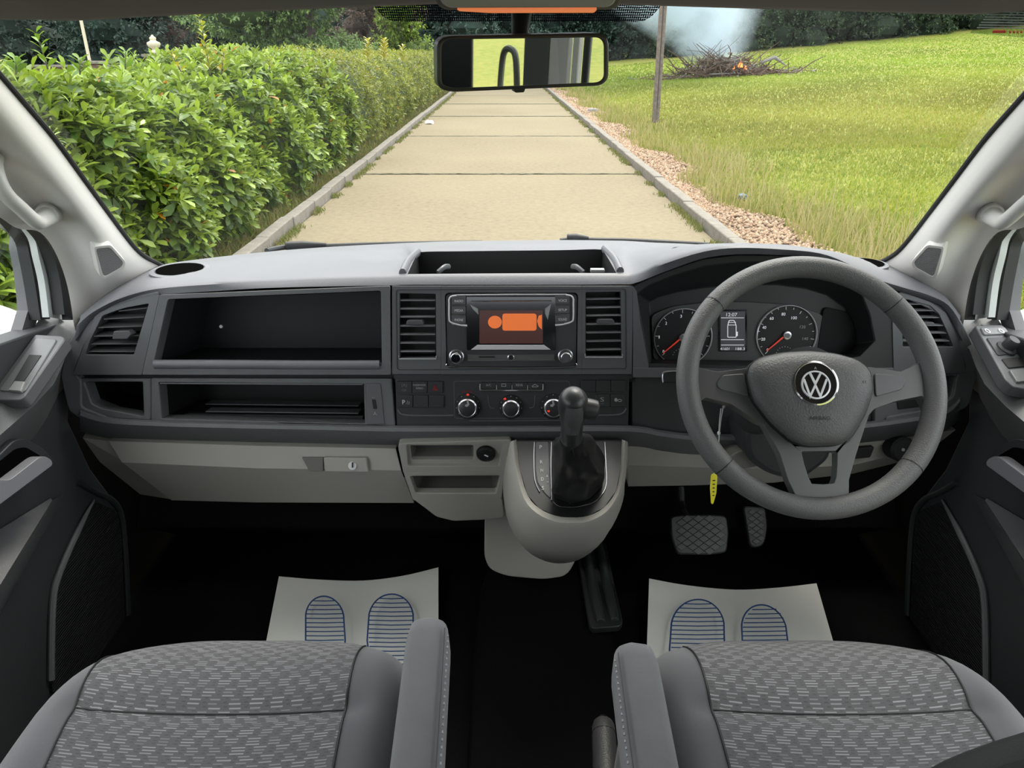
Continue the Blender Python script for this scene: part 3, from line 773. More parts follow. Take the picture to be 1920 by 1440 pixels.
# upper glove shelf
o8 = [(299, 553), (731, 536), (733, 703), (266, 703)]
i8 = [(315, 561), (714, 545), (716, 686), (287, 685)]
panel('upper_shelf_frame', o8, i8, M['dash'], dash, h=.006, depth=.03, back=.03, bevel=.003, rin=5)
recess('upper_shelf_well', [(314, 562), (714, 546), (716, 686), (288, 686)], M['well'], dash, -.01, .15, taper=.1)
m = MB(); m.tube(spline([FP.p(u, v, .004) for u, v in ((290, 683), (400, 683), (560, 684), (712, 684))], 3), .0085, 12, sx=.9)
m.build('shelf_lip', M['pad'], dash)
m = MB(); q = FP.p(415, 612, -.1); m.lathe(q, FP.n, [(.0035, 0), (.003, .003)], 12); m.build('white_clip', M['white'], dash)
# dark seam between upper and lower rows
slab('shadow_gap', [(137, 700), (1192, 700), (1192, 716), (150, 716)], M['black'], dash, h=-.012, dep=.01, r=0, bevel=0)
# lower row
panel('lower_cubby_frame', [(143, 709), (283, 710), (283, 788), (200, 784), (150, 766)], [(158, 716), (267, 716), (269, 781), (190, 766), (172, 757)], M['dash'], dash, h=-.002, depth=.03, rin=4, bevel=.0025)
recess('lower_cubby_well', [(158, 716), (267, 716), (269, 781), (190, 766), (172, 757)], M['black'], dash, -.02, .1, taper=.1)
panel('lower_shelf_frame', [(283, 709), (734, 710), (741, 800), (283, 790)], [(298, 717), (682, 720), (684, 795), (303, 785)], M['dash'], dash, h=-.002, depth=.03, rin=2, bevel=.0025)
recess('lower_shelf_well', [(298, 717), (682, 720), (684, 795), (303, 785)], M['black'], dash, -.02, .13, taper=.1)
for (v0, v1, hh) in ((717, 719, .001), ):
    slab('shelf_edge', [(300, v0 + 1), (680, v0 + 3), (680, v1 + 3), (300, v1 + 1)], M['panel'], dash, h=hh, dep=.004, r=0, bevel=0)
for (v, hh) in ((771, -.045), (757, -.09)):
    slab('shelf_step', [(385, v), (672, v + 3), (672, v + 5.5), (385, v + 2)], M['panel'], dash, h=hh, dep=.03, r=0, bevel=.0006)
slab('shelf_floor', [(350, 776), (680, 780), (680, 800), (310, 790)], M['dark'], dash, h=-.045, dep=.01, r=0, bevel=0)
usb = slab('usb_panel', [(686, 719), (713, 719), (721, 795), (688, 796)], M['panel'], dash, h=.0, dep=.01)
slab('usb_slot', [(697, 749), (704, 749), (707, 767), (700, 767)], M['black'], usb, h=.001, dep=.003)
slab('usb_label', [(697, 745), (704, 745), (704, 747), (697, 747)], M['dimprint'], usb, h=.001, dep=.002, r=0)
text('Y', FP, 703, 775, 6, 8, M['greyprint'], usb, 'usb_symbol', .001, rot=math.pi)
# outer rims at both ends
def poly3(name, pts, mat, th=.05, bevel=.006, sub=0):
    m = MB(); m.prism(pts, [q + Vector((0, th, 0)) for q in pts]); return m.build(name, mat, dash, bevel=bevel, seg=3)
rimL = rnd([(153, 598), (168, 596), (212, 570), (262, 553), (298, 546), (298, 558), (252, 568), (196, 588), (158, 650), (138, 702), (152, 712), (152, 764), (205, 785), (205, 800), (160, 793), (128, 770), (113, 705), (125, 650)], 8)
poly3('dash_end', [FP.p(u, v, .002) for u, v in rimL], M['dash'])
rimR = rnd([(1802, 600), (1775, 578), (1740, 562), (1690, 546), (1688, 556), (1745, 580), (1775, 600), (1802, 660), (1812, 694), (1795, 702), (1788, 744), (1760, 765), (1660, 782), (1662, 800), (1770, 785), (1816, 762), (1833, 702), (1825, 650)], 8)
poly3('dash_end', [FP.p(u, v, .002) for u, v in rimR], M['dash'])
# lower rail, full width
railp = [(150, 776), (200, 790), (300, 796), (450, 800), (600, 803), (740, 806), (960, 806), (1175, 806), (1240, 815), (1310, 822), (1450, 820), (1560, 806), (1680, 792), (1770, 775), (1800, 750)]
m = MB(); P = spline([(u, v, 0) for u, v in railp], 5)
m.loft([[FP.p(q.x, q.y - 9, -.03), FP.p(q.x, q.y - 8, .0), FP.p(q.x, q.y - 4, .012), FP.p(q.x, q.y + 3, .014), FP.p(q.x, q.y + 10, .006), FP.p(q.x, q.y + 30, -.03), FP.p(q.x, q.y + 32, -.06)] for q in P], closed=False, cap0=False, cap1=False)
m.build('lower_rail', M['dash'], dash, angle=50)

# air vents
def vent(name, label, outer, hole, slats, tabs, mat, rad=3, h=.004, nose=None, root_uv=(0, 0)):
    r = thing('air_vent', FP.p(*root_uv), label, 'air vent', 'dashboard air vents')
    if outer:
        panel('vent_surround', outer, hole, mat, r, h=h, depth=.03, back=.02, bevel=.0015, rin=rad, rout=2)
    recess('vent_duct', hole, M['black'], r, h - .004, .035, r=rad)
    for (u0, v0, u1, v1) in slats:
        m = MB()
        a, b = FP.p(u0, v0, h - .002), FP.p(u1, v1, h - .002)
        wd = .006 if outer is None else (.022 if u0 < 900 else .008)
        c, d = a + Vector((0, wd, .001)), b + Vector((0, wd, .001))
        t = Vector((0, 0, -.0016))
        m.prism([a, b, b + t, a + t], [c, d, d + t, c + t]); m.build('vane', M['slat'] if outer is not None and u0 < 900 else M['slat_lit'], r, bevel=.0004)
    for poly in tabs:
        m = MB(); m.slab(FP, rnd(poly, 2), h + .012, h - .01); m.build('vane_tab', M['tab'], r, bevel=.0015)
    return r
M['slat'] = pmat('vent_slat', (.085, .087, .092), .3)
M['slat_lit'] = pmat('vent_slat_highlight', (.19, .19, .20), .25)  # paler slat copy: the edge highlight is put into the colour
M['tab'] = pmat('vent_tab', (.07, .07, .075), .3)
vent('a', 'wedge-shaped air vent at the left end of the dashboard',
     [(157, 650), (178, 590), (212, 574), (262, 559), (299, 553), (266, 703), (136, 703)][0:7], [(168, 640), (192, 592), (213, 584), (235, 577), (279, 569), (251, 665), (160, 665)],
     [(222, 583, 276, 577), (194, 598, 270, 594), (184, 614, 266, 611), (176, 630, 262, 629), (170, 645, 258, 644), (165, 659, 254, 659)],
     [[(213, 621), (241, 620), (246, 627), (238, 636), (210, 636)]], M['panel'], root_uv=(215, 640))
vent('b', 'upright air vent left of the radio',
     None, [(749, 550), (817, 551), (818, 670), (749, 671)],
     [(750, v, 816, v) for v in (563, 579, 594, 611, 627, 643, 659)], [[(763, 601), (791, 601), (794, 609), (761, 609)]], M['panel'], root_uv=(783, 610))
vent('c', 'upright air vent right of the radio',
     None, [(1098, 548), (1164, 547), (1166, 668), (1098, 668)],
     [(1099, v, 1165, v - 1) for v in (561, 577, 592, 608, 624, 640, 656)], [[(1122, 599), (1150, 599), (1153, 607), (1119, 607)]], M['panel'], root_uv=(1131, 610))
vent('d', 'air vent at the right end of the dashboard behind the steering wheel',
     [(1672, 556), (1690, 547), (1745, 566), (1775, 587), (1802, 652), (1812, 700), (1676, 700)], [(1690, 566), (1700, 561), (1744, 573), (1760, 588), (1776, 622), (1788, 650), (1693, 650)],
     [(1690, v, x, v) for v, x in ((570, 1742), (582, 1756), (595, 1762), (610, 1769), (624, 1775), (639, 1781))], [[(1727, 604), (1751, 604), (1753, 610), (1725, 610)]], M['panel'], root_uv=(1735, 640))
# centre fascia around the radio and the two upright vents
m = MB()
def cf(name, poly, mat, h=.003, dep=.02, r=0, bev=.0015): return slab(name, poly, mat, dash, h=h, dep=dep, r=r, bevel=bev)
O = [(733, 536), (1187, 536), (1185, 702), (735, 702)]
# built as four separate frames sharing edges: left vent cell, radio cell, right vent cell
panel('centre_fascia', [(735, 536), (827, 536), (827, 702), (735, 702)], [(749, 550), (817, 551), (818, 670), (749, 671)], M['panel'], dash, h=.004, depth=.012, rin=2, rout=1, bevel=.0008)
panel('centre_fascia', [(1091, 536), (1187, 536), (1185, 702), (1091, 702)], [(1098, 548), (1164, 547), (1166, 668), (1098, 668)], M['panel'], dash, h=.004, depth=.012, rin=2, rout=1, bevel=.0008)
panel('centre_fascia', [(827, 536), (1091, 536), (1091, 702), (827, 702)], [(834, 549), (1084, 549), (1082, 690), (837, 690)], M['panel'], dash, h=.004, depth=.012, rin=9, rout=1, bevel=.0008)
def outline(name, poly, w, mat, parent, h, r=4, pl=FP, dep=.002):
    m = MB(); P = rnd(poly, r); n = len(P)
    c = Vector((sum(q[0] for q in P) / n, sum(q[1] for q in P) / n))
    q2 = []
    for i in range(n):
        a = Vector(P[i - 1]); b = Vector(P[(i + 1) % n]); t = (b - a).normalized(); nrm = Vector((-t.y, t.x))
        if nrm.dot(c - Vector(P[i])) < 0: nrm = -nrm
        q2.append(tuple(Vector(P[i]) + nrm * w))
    fo, fi = pl.pts(P, h), pl.pts(q2, h)
    m.frame(fo, fi, pl.off(fo, -dep), pl.off(fi, -dep)); return m.build(name, mat, parent)
for u0, u1, v0, v1 in ((747, 819, 549, 673), (1096, 1168, 546, 670)):
    m = MB(); m.tube([FP.p(u0 + 1, v1 - 6, .005), FP.p(u0 + 1, v1, .005), FP.p(u1 - 1, v1, .005), FP.p(u1 - 1, v1 - 6, .005)], .0011, 6)
    m.build('vent_edge', M['greyprint'], dash)
outline('fascia_line', [(742, 543), (1174, 541), (1175, 692), (744, 694)], 1.3, M['dark'], dash, .0052, r=6)
# strip under the centre fascia
slab('fascia_chin', [(737, 702), (1186, 702), (1186, 711), (739, 711)], M['dark'], dash, h=-.004, dep=.01, r=0)

# radio
radio = thing('infotainment_unit', FP.p(959, 620), 'black double-height radio with orange glow on its small screen', 'radio')
slab('radio_body', [(835, 550), (1083, 550), (1081, 689), (838, 689)], M['radio'], radio, h=.002, dep=.03, r=10, bevel=.002)
slab('screen_surround', [(874, 556), (1042, 556), (1042, 657), (875, 657)], M['gloss'], radio, h=.005, dep=.006, r=3)
m = MB(); m.tube([FP.p(883, 565, .006), FP.p(1034, 564, .006)], .0012, 6); m.build('top_highlight_bar', M['silver'], radio)
def screen_mat():
    m, nt, b = nmat('dark_screen_face')
    b.inputs['Base Color'].default_value = (.012, .01, .011, 1); b.inputs['Roughness'].default_value = .12
    return m
scr = slab('screen', [(897, 580), (1021, 580), (1019, 646), (899, 646)], screen_mat(), radio, h=.0045, dep=.002, r=2)
M['glow'] = pmat('painted_orange_glow', (.6, .15, .03), .25, emis=((1, .20, .045), .45))  # orange glow painted onto the dark screen as flat emissive shapes
M['glow2'] = pmat('painted_dim_glow', (.04, .02, .02), .2, emis=((1, .3, .2), .035))
slab('glow_backdrop', rect(899, 582, 1018, 644), M['glow2'], radio, h=.0052, dep=.0004, r=2, bevel=0)
slab('glow_disc', ell(928, 604, 13, 12, 24), M['glow'], radio, h=.0056, dep=.0004, r=0, bevel=0)
slab('glow_block', rect(942, 588, 1006, 620), M['glow'], radio, h=.0056, dep=.0004, r=5, bevel=0)
slab('glow_block', [(1010, 592), (1016, 590), (1016, 618), (1010, 612), (1007, 602)], M['glow'], radio, h=.0056, dep=.0004, r=1, bevel=0)
slab('screen_sill', [(895, 647), (1020, 647), (1033, 656), (883, 656)], pmat('pale_sill', (.55, .55, .56), .3), radio, h=.007, dep=.003, r=0)
slab('cheek_reflection', [(881, 571), (896, 579), (897, 590), (887, 580)], pmat('reflection_pale_a', (.3, .32, .31), .25), radio, h=.0065, dep=.001, r=0, bevel=0)  # reflection on the black screen cheeks painted as pale patches
slab('cheek_reflection', [(1033, 570), (1022, 579), (1022, 588), (1027, 600)], pmat('reflection_pale_b', (.3, .32, .31), .25), radio, h=.0065, dep=.001, r=0, bevel=0)
for s, names in ((0, ('RADIO', 'MEDIA', 'PHONE')), (1, ('VOICE', 'SETUP', 'SOUND'))):
    for k, t in enumerate(names):
        v0 = 556 + 17.7 * k - s; u0, u1 = (847, 873) if s == 0 else (1041, 1068)
        b = slab('radio_button', rect(u0, v0, u1, v0 + 15.5), pmat('radio_key', (.085, .085, .09), .35) if k == 0 and s == 0 else bpy.data.materials['radio_key'], radio, h=.0065, dep=.005, r=1.5)
        text(t, FP, (u0 + u1) / 2 + .5, v0 + 8.5, 4.6, 16, M['white'], b, 'button_lettering', .0072)
        m = MB(); m.tube([FP.p(u0, v0 + 16.6, .006), FP.p(u1 + 2 if s == 0 else u1, v0 + 16.6, .006)], .0008, 6); m.build('button_edge', M['silver'], radio)
for s in (0, 1):
    f = (lambda u: u) if s == 0 else (lambda u: 1917 - u)
    m = MB(); m.tube(spline([FP.p(f(u), v - s, .006) for u, v in ((876, 611), (860, 609), (845, 604), (842, 596), (842, 570), (842, 562), (846, 556), (856, 554))], 4), .0016, 8)
    m.build('silver_bracket', M['pale'], radio)
m = MB(); m.tube([FP.p(856, 553, .004), FP.p(960, 552, .004), FP.p(1062, 552, .004)], .0014, 6); m.build('top_edge', M['pale'], radio)
m = MB(); m.tube(spline([FP.p(u, v, .005) for u, v in ((838, 682), (848, 688), (960, 690), (1070, 688), (1080, 681))], 5), .001, 6); m.build('bottom_edge', M['silver'], radio)
slab('disc_bar', [(876, 665), (1040, 664), (1040, 675), (876, 676)], pmat('bar_grey', (.09, .09, .092), .35), radio, h=.004, dep=.004, r=1)
m = MB(); m.tube([FP.p(877, 675.5, .0045), FP.p(1040, 675, .0045)], .0008, 6); m.build('disc_bar_edge', M['silver'], radio)
slab('card_slot', rect(898, 668, 928, 671), M['black'], radio, h=.005, dep=.002, r=0, bevel=0)
c = FP.p(958, 670, .003); s1 = FP.scale(958, 670)
m = MB(); m.lathe(c, FP.n, [(s1 * 6.5, 0), (s1 * 6.5, .002), (s1 * 5, .0028), (s1 * 4.6, .001)], 20); m.build('aux_ring', M['silver'], radio)
m = MB(); m.lathe(c, FP.n, [(s1 * 4.6, .0), (s1 * 4.4, .0016)], 16); m.build('aux_socket', M['black'], radio)
for u, v in ((856, 668), (1060, 667)):
    c = FP.p(u, v, .002)
    m = MB(); m.lathe(c, FP.n, [(s1 * 14, 0), (s1 * 13.8, .003), (s1 * 12, .004)], 28); kb = m.build('knob_skirt', M['silver'], radio)
    m = MB(); m.lathe(c, FP.n, [(s1 * 12.2, .0), (s1 * 12, .006), (s1 * 10.2, .018), (s1 * 9.8, .019)], 28); m.build('volume_knob', M['dark'], kb)
    m = MB(); m.lathe(c + FP.n * .018, FP.n, [(s1 * 9.8, 0), (s1 * 10, .0015), (s1 * 8.4, .0028), (s1 * 8.2, .001)], 28); m.build('knob_ring', M['silver'], kb)
    m = MB(); m.lathe(c + FP.n * .018, FP.n, [(s1 * 8.3, 0), (s1 * 8.2, .0014)], 24); m.build('knob_cap', M['panel'] if u > 900 else M['gloss'], kb)
text('o', FP, 856, 663, 5, 5, M['white'], radio, 'power_symbol', .0235)

# climate panel
clim = thing('climate_panel', FP.p(958, 755), 'black climate control panel with three silver-ringed dials', 'control panel')
slab('panel_base', [(741, 710), (1180, 709), (1178, 799), (744, 799)], M['dark'], clim, h=-.004, dep=.02, r=3)
outline('panel_step', [(850, 714), (1068, 714), (1072, 785), (852, 785)], 1.2, M['panel'], clim, -.0036, r=6)
for k in range(3):
    a = slab('switch', rect(744 + 29 * k, 715, 772 + 29 * k, 737), M['sw'] if 'sw' in M else M.setdefault('sw', pmat('switch_black', (.028, .03, .032), .35)), clim, h=0, dep=.005)
    if k == 0:
        text('(A)', FP, 758, 723, 7, 10, M['dimprint'], a, 'stop_start_symbol', .001); text('OFF', FP, 758, 732, 3.5, 8, M['dimprint'], a, 'off_lettering', .001)
    if k == 1:
        text('PASSENGER', FP, 786.5, 722, 3.6, 24, M['greyprint'], a, 'passenger_lettering', .001); text('AIRBAG', FP, 786.5, 728, 3.6, 14, M['greyprint'], a, 'airbag_lettering', .001)
    if k == 2:
        outline('hazard_triangle', [(816, 721), (822, 732), (810, 732)], 1.6, M['reddim'], a, .0012, r=.5)
        outline('hazard_triangle_inner', [(816, 725.5), (818.6, 730), (813.4, 730)], .9, M['reddim'], a, .0012, r=.2)
    a = slab('switch', rect(746 + 29 * k, 741.5, 774 + 29 * k, 764), M['sw'], clim, h=0, dep=.005)
    if k == 0: text('P', FP, 757, 754, 8, 5, M['white'], a, 'parking_letter', .001); text('))', FP, 765, 755, 7, 6, M['greyprint'], a, 'parking_waves', .001, rot=-.4)
    slab('switch', rect(1090 + 28 * k, 713, 1117 + 28 * k, 735), M['sw'], clim, h=0, dep=.005)
    if k:
        a = slab('switch', rect(1089 + 28 * k, 740, 1116 + 28 * k, 763), M['sw'], clim, h=0, dep=.005)
        if k == 1:
            text('S', FP, 1129, 749, 8, 7, M['greyprint'], a, 'skid_symbol', .001); text('OFF', FP, 1128, 757, 3, 8, M['dimprint'], a, 'off_lettering', .001)
        else:
            slab('demist_symbol', ell(1155, 750, 3, 3.5, 10), M['greyprint'], a, h=.001, dep=.001, r=0, bevel=0); outline('demist_arc', ell(1162, 751, 4, 2.6, 12), .8, M['greyprint'], a, .001, r=.2)
for k, t in enumerate(('A/C', '', 'REAR', '')):
    u0 = 902 + 29 * k; a = slab('key', rect(u0, 717, u0 + 28, 730), M['sw'], clim, h=.001, dep=.005)
    if t: text(t, FP, u0 + 14, 722, 4.5, 10 if k == 0 else 13, M['greyprint'], a, 'key_lettering', .0018)
    else: outline('key_symbol', rect(u0 + 9, 719.5, u0 + 18, 725) if k == 1 else [(u0 + 8, 724), (u0 + 14, 720), (u0 + 21, 724), (u0 + 19, 726), (u0 + 9, 726)], .9, M['greyprint'], a, .0018, r=.6)
m = MB(); m.tube(spline([FP.p(u, v, .002) for u, v in ((900, 720), (900, 728), (903, 731.5), (930, 731.5), (988, 731.5), (1015, 731.5), (1018, 728), (1018, 720))], 3), .0011, 6)
m.build('silver_bracket', M['silver'], clim)
for u in (931, 960, 989):
    m = MB(); m.tube([FP.p(u, 722, .0018), FP.p(u, 731, .0018)], .0006, 6); m.build('bracket_divider', M['silver'], clim)
s1 = FP.scale(958, 760)
for (u, v, R, ang, sym) in ((877, 762, 17, 90, 1), (958, 763, 15.5, 140, 0), (1037, 762, 17, 240, 1)):
    c = FP.p(u, v, -.004)
    m = MB(); m.lathe(c, FP.n, [(s1 * (R + 8), 0), (s1 * (R + 7.5), .002), (s1 * (R + 5), .0025)], 36); dk = m.build('dial_bezel', M['gloss'] if 0 else M['black'], clim)
    m = MB(); m.lathe(c, FP.n, [(s1 * (R + 1), .0), (s1 * (R + 1), .014), (s1 * (R - 1), .016), (s1 * (R - 2), .0155)], 36); m.build('dial_ring', M['silver'], dk)
    m = MB(); m.lathe(c, FP.n, [(s1 * (R - 1.8), .010), (s1 * (R - 1.8), .0158), (s1 * (R - 3), .0164)], 32); m.build('dial_cap', M['sw'], dk)
    a = math.radians(ang); uu, vv = u + math.cos(a) * (R - .5), v - math.sin(a) * (R - .5)
    slab('dial_pointer', ell(uu, vv + -5.2, 2.6, 1.8, 10), pmat('dial_red', (.8, .04, .03), .4, emis=((1, .05, .03), .4)) if 'dial_red' not in bpy.data.materials else bpy.data.materials['dial_red'], dk, h=.0135, dep=.002, r=0, bevel=0)
    if sym:
        slab('seat_symbol', [(u - 2, v - 10), (u + 1, v - 11), (u + 3, v - 3), (u - 1, v + 1), (u - 5, v), (u - 5, v - 3), (u - 1, v - 4)], M['greyprint'], dk, h=.0132, dep=.001, r=0, bevel=0)
    for k in range(9):
        aa = math.radians(-40 + 260 * k / 8); q = (u + math.cos(aa) * (R + 4.5), v - math.sin(aa) * (R + 4.5))
        slab('dial_mark', ell(q[0], q[1], .9, .9, 6), M['greyprint'], dk, h=-.0005, dep=.001, r=0, bevel=0)
m = MB(); m.tube(spline([FP.p(u, v, -.001) for u, v in ((866, 736), (877, 733), (888, 736))], 4), .0007, 6); m.build('warm_arc', M['reddim'], clim)
for a in ([(915, 742), (918, 762), (928, 766)], [(1003, 742), (1001, 762), (992, 765)]):
    m = MB(); m.tube(spline([FP.p(u, v, -.003) for u, v in a], 4), .0006, 6); m.build('guide_line', M['panel'], clim)
m = MB(); m.tube(spline([FP.p(u, v, -.003) for u, v in ((746, 768), (752, 776), (775, 779), (850, 779))], 5), .0016, 6); m.build('ledge_line', M['panel'], clim)
m = MB(); m.tube(spline([FP.p(u, v, -.003) for u, v in ((1075, 779), (1150, 778), (1168, 774), (1174, 766))], 5), .0016, 6); m.build('ledge_line', M['panel'], clim)
m = MB(); m.tube(spline([FP.p(u, v, -.003) for u, v in ((880, 789), (960, 789), (1050, 788))], 5), .001, 6); m.build('ledge_line', M['panel'], clim)

# ------------------------------------------------------------------ instrument cluster
of = [(1187, 536), (1215, 522), (1255, 506), (1317, 485), (1382, 477), (1458, 478), (1530, 484), (1580, 503), (1640, 533), (1672, 552), (1676, 620), (1676, 700), (1500, 702), (1187, 702)]
inn = [(1194, 552), (1216, 536), (1258, 519), (1320, 500), (1385, 492), (1458, 492), (1520, 500), (1570, 520), (1612, 545), (1630, 590), (1640, 640), (1612, 668), (1500, 688), (1217, 681)]
m = MB(); fo = [FP.p(u, v, .002) for u, v in of]; fi = [FP.p(u, v, .0) for u, v in inn]
bi_uv = [(1217, 566), (1234, 556), (1272, 546), (1325, 538), (1385, 533), (1458, 533), (1510, 540), (1550, 552), (1582, 575), (1600, 605), (1606, 645), (1590, 662), (1500, 676), (1222, 672)]
bi = [FP.p(u, v, -.055) for u, v in bi_uv]
m.frame(fo, fi, FP.off(fo, -.02), bi, floor=True)
m.build('cluster_surround', pmat('cluster_hood_black', (.016, .017, .018), .5), dash, bevel=.002)
slab('cluster_cheek', [(1187, 540), (1196, 550), (1217, 681), (1240, 690), (1500, 692), (1640, 668), (1676, 690), (1676, 706), (1187, 706)][0:0] or [(1187, 690), (1300, 690), (1500, 694), (1676, 690), (1676, 710), (1187, 708)], M['panel'], dash, h=.006, dep=.01, r=0)
slab('cluster_left_cheek', [(1187, 536), (1194, 546), (1200, 600), (1216, 684), (1217, 695), (1187, 695)], M['panel'], dash, h=.005, dep=.01, r=0)
clu = thing('instrument_cluster', FP.p(1380, 640, -.05), 'instrument cluster with two silver-ringed dials seen through the steering wheel', 'instrument cluster')
CH = -.050
face = rnd([(1221, 590), (1262, 574), (1330, 566), (1400, 566), (1480, 571), (1540, 588), (1560, 620), (1556, 668), (1480, 680), (1225, 676)], 12)
slab('cluster_face', face, pmat('cluster_grey', (.06, .066, .064), .5), clu, h=CH, dep=.003, r=0)
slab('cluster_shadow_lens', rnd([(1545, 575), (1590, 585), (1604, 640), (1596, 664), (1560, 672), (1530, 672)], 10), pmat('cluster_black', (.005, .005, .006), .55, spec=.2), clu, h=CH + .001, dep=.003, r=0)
s1 = FP.scale(1380, 640, CH)
for (u, v, R) in ((1280, 632, 54), (1474, 628, 56)):
    c = FP.p(u, v, CH)
    m = MB(); m.lathe(c, FP.n, [(s1 * R, 0), (s1 * (R - .5), .0015)], 48); g = m.build('gauge_dial', M['black'], clu)
    m = MB(); m.lathe(c, FP.n, [(s1 * (R + .6), 0), (s1 * (R + .6), .005), (s1 * (R - .8), .006), (s1 * (R - 1.2), .001)], 48); m.build('gauge_ring', M['pale'], g)
    # drop caps of the ring lathe: dial sits inside it
    m = MB(); m.lathe(c, FP.n, [(s1 * 8, .002), (s1 * 7.5, .007), (s1 * 5, .0075)], 24); m.build('gauge_hub', M['silver'], g)
    m = MB(); m.lathe(c, FP.n, [(s1 * 5, .002), (s1 * 4.6, .009)], 20); m.build('hub_cap', M['dimprint'], g)
    for k in range(17 if R > 55 else 13):
        n_ = 16 if R > 55 else 12
        a = math.radians(222 - 264 * k / n_)
        r0 = R - 9 if k % 2 == 0 else R - 6.5
        p0 = (u + math.cos(a) * r0, v - math.sin(a) * r0); p1 = (u + math.cos(a) * (R - 3), v - math.sin(a) * (R - 3))
        t = (math.sin(a) * .5, math.cos(a) * .5)
        slab('dial_tick', [(p0[0] - t[0], p0[1] - t[1]), (p1[0] - t[0], p1[1] - t[1]), (p1[0] + t[0], p1[1] + t[1]), (p0[0] + t[0], p0[1] + t[1])], M['white'], g, h=CH + .0025, dep=.001, r=0, bevel=0)
    for k in range(9):
        a = math.radians(160 - 140 * k / 8); q = (u - 2 + math.cos(a) * 17, v + 39 - math.sin(a) * 17)
        slab('fuel_tick', ell(q[0], q[1], .9, .9, 6), M['greyprint'], g, h=CH + .0025, dep=.001, r=0, bevel=0)
    m = MB(); m.lathe(FP.p(u, v + 36, CH), FP.n, [(s1 * 4, .002), (s1 * 3.6, .005), (s1 * 2.4, .0052)], 16); m.build('small_hub', M['greyprint'], g)
    e = (u - 36, v + 30)
    d = Vector((e[0] - u, e[1] - v)).normalized(); nrm = Vector((-d.y, d.x))
    a0 = Vector((u, v)) + d * 7
    slab('needle', [tuple(a0 + nrm * 1.4), tuple(Vector(e) + nrm * .7), tuple(Vector(e) - nrm * .7), tuple(a0 - nrm * 1.4)], M['needle'], g, h=CH + .006, dep=.0015, r=0, bevel=0)
    lab = [('0', -36, 27), ('1', -44, 0), ('2', -31, -26), ('3', -3, -39), ('4', 26, -30)] if R < 55 else [('0', -35, 28), ('20', -43, 8), ('40', -41, -14), ('60', -27, -31), ('80', -5, -39), ('100', 15, -32), ('120', 31, -15), ('140', 36, 7), ('160', 28, 27)]
    for t, du, dv in lab:
        text(t, FP, u + du, v + dv, 5.5, (1.5 if t == '1' else 3.2 * len(t) + (.8 if len(t) > 1 else 0)), M['lcdtext'] if (R < 55 or abs(du) > 0 and du < 20) else M['greyprint'], g, 'dial_number', CH + .003)
lcd = slab('lcd_panel', rect(1348, 581, 1401, 659), M['gloss'], clu, h=CH + .003, dep=.004, r=1)
slab('lcd_glow', rect(1351, 584, 1397, 657), pmat('lcd_back', (.03, .03, .035), .4, emis=((.5, .5, .6), .05)), lcd, h=CH + .0035, dep=.0008, r=0, bevel=0)
text('12:07', FP, 1372, 590, 6.5, 20, M['lcdtext'], lcd, 'clock', CH + .0045)
text('41601', FP, 1359, 654, 5, 17, M['lcdtext'], lcd, 'odometer', CH + .0045)
text('188.3', FP, 1388, 654, 5, 17, M['lcdtext'], lcd, 'trip', CH + .0045)
for v in (596, 637, 647): slab('lcd_line', rect(1352, v - .5, 1395, v + .5), M['lcdtext'], lcd, h=CH + .0045, dep=.0006, r=0, bevel=0)
outline('van_symbol', [(1367, 600), (1377, 600), (1381, 610), (1381, 633), (1364, 633), (1364, 610)], 1.2, M['lcdtext'], lcd, CH + .0045, r=2)
for v in (604, 609): slab('van_symbol_line', rect(1365, v, 1380, v + 1), M['lcdtext'], lcd, h=CH + .0045, dep=.0006, r=0, bevel=0)
slab('van_symbol_door', rect(1380, 622, 1383.5, 630), M['lcdtext'], lcd, h=CH + .0045, dep=.0006, r=0, bevel=0)
# panels right of and below the cluster
slab('column_panel', [(1185, 708), (1676, 704), (1676, 800), (1450, 830), (1240, 822), (1185, 812)], M['dark'], dash, h=-.012, dep=.02, r=0)
panel('right_cubby_frame', [(1640, 700), (1812, 700), (1800, 750), (1765, 775), (1640, 795)], [(1745, 707), (1792, 704), (1784, 742), (1768, 756), (1745, 762)], M['dash'], dash, h=-.002, depth=.02, rin=4)
recess('right_cubby_well', [(1745, 707), (1792, 704), (1784, 742), (1768, 756), (1745, 762)], M['black'], dash, -.015, .08)
slab('switch_recess', [(1682, 752), (1735, 745), (1735, 762), (1684, 768)], M['black'], dash, h=.0, dep=.004)

# ------------------------------------------------------------------ lower warm-grey panels
LP = plane3(PY(480, 836, 1.215), PY(760, 840, 1.215), PY(480, 942, 1.27))
gb = thing('glovebox', LP.p(460, 940), 'light warm-grey glovebox lid under the left side of the dashboard', 'glovebox')
fold_top = [(201, 826), (480, 836), (741, 841)]
def quadstrip(name, a, b, mat, parent, th=.02, bevel=.002, k=1):
    m = MB(); n = len(a); m.prism(a + b[::-1], [q + Vector((0, th, 0)) for q in a + b[::-1]]); return m.build(name, mat, parent, bevel=bevel)
T = [PY(204, 827, 1.21), PY(480, 836, 1.205), PY(742, 841, 1.205)]
F = [PY(229, 867, 1.20), PY(480, 878, 1.195), PY(752, 882, 1.195)]
Bm = [PY(322, 938, 1.27), PY(480, 942, 1.27), PY(776, 943, 1.27)]
m = MB(); m.grid([[q + Vector((0, .05, 0)) for q in T], T, F, Bm, [q + Vector((0, .10, 0)) for q in Bm]])
lid = m.build('glovebox_lid', M['beige'], gb, angle=10, bevel=0)
m = MB(); T2 = [PY(155, 821, 1.222), PY(206, 827, 1.216)]; F2 = [PY(187, 866, 1.232), PY(236, 868, 1.206)]; B2 = [PY(263, 927, 1.292), PY(334, 938, 1.276)]
m.grid([[q + Vector((-.02, .08, 0)) for q in T2], T2, F2, B2]); m.build('glovebox_end', M['beige'], gb, angle=10)
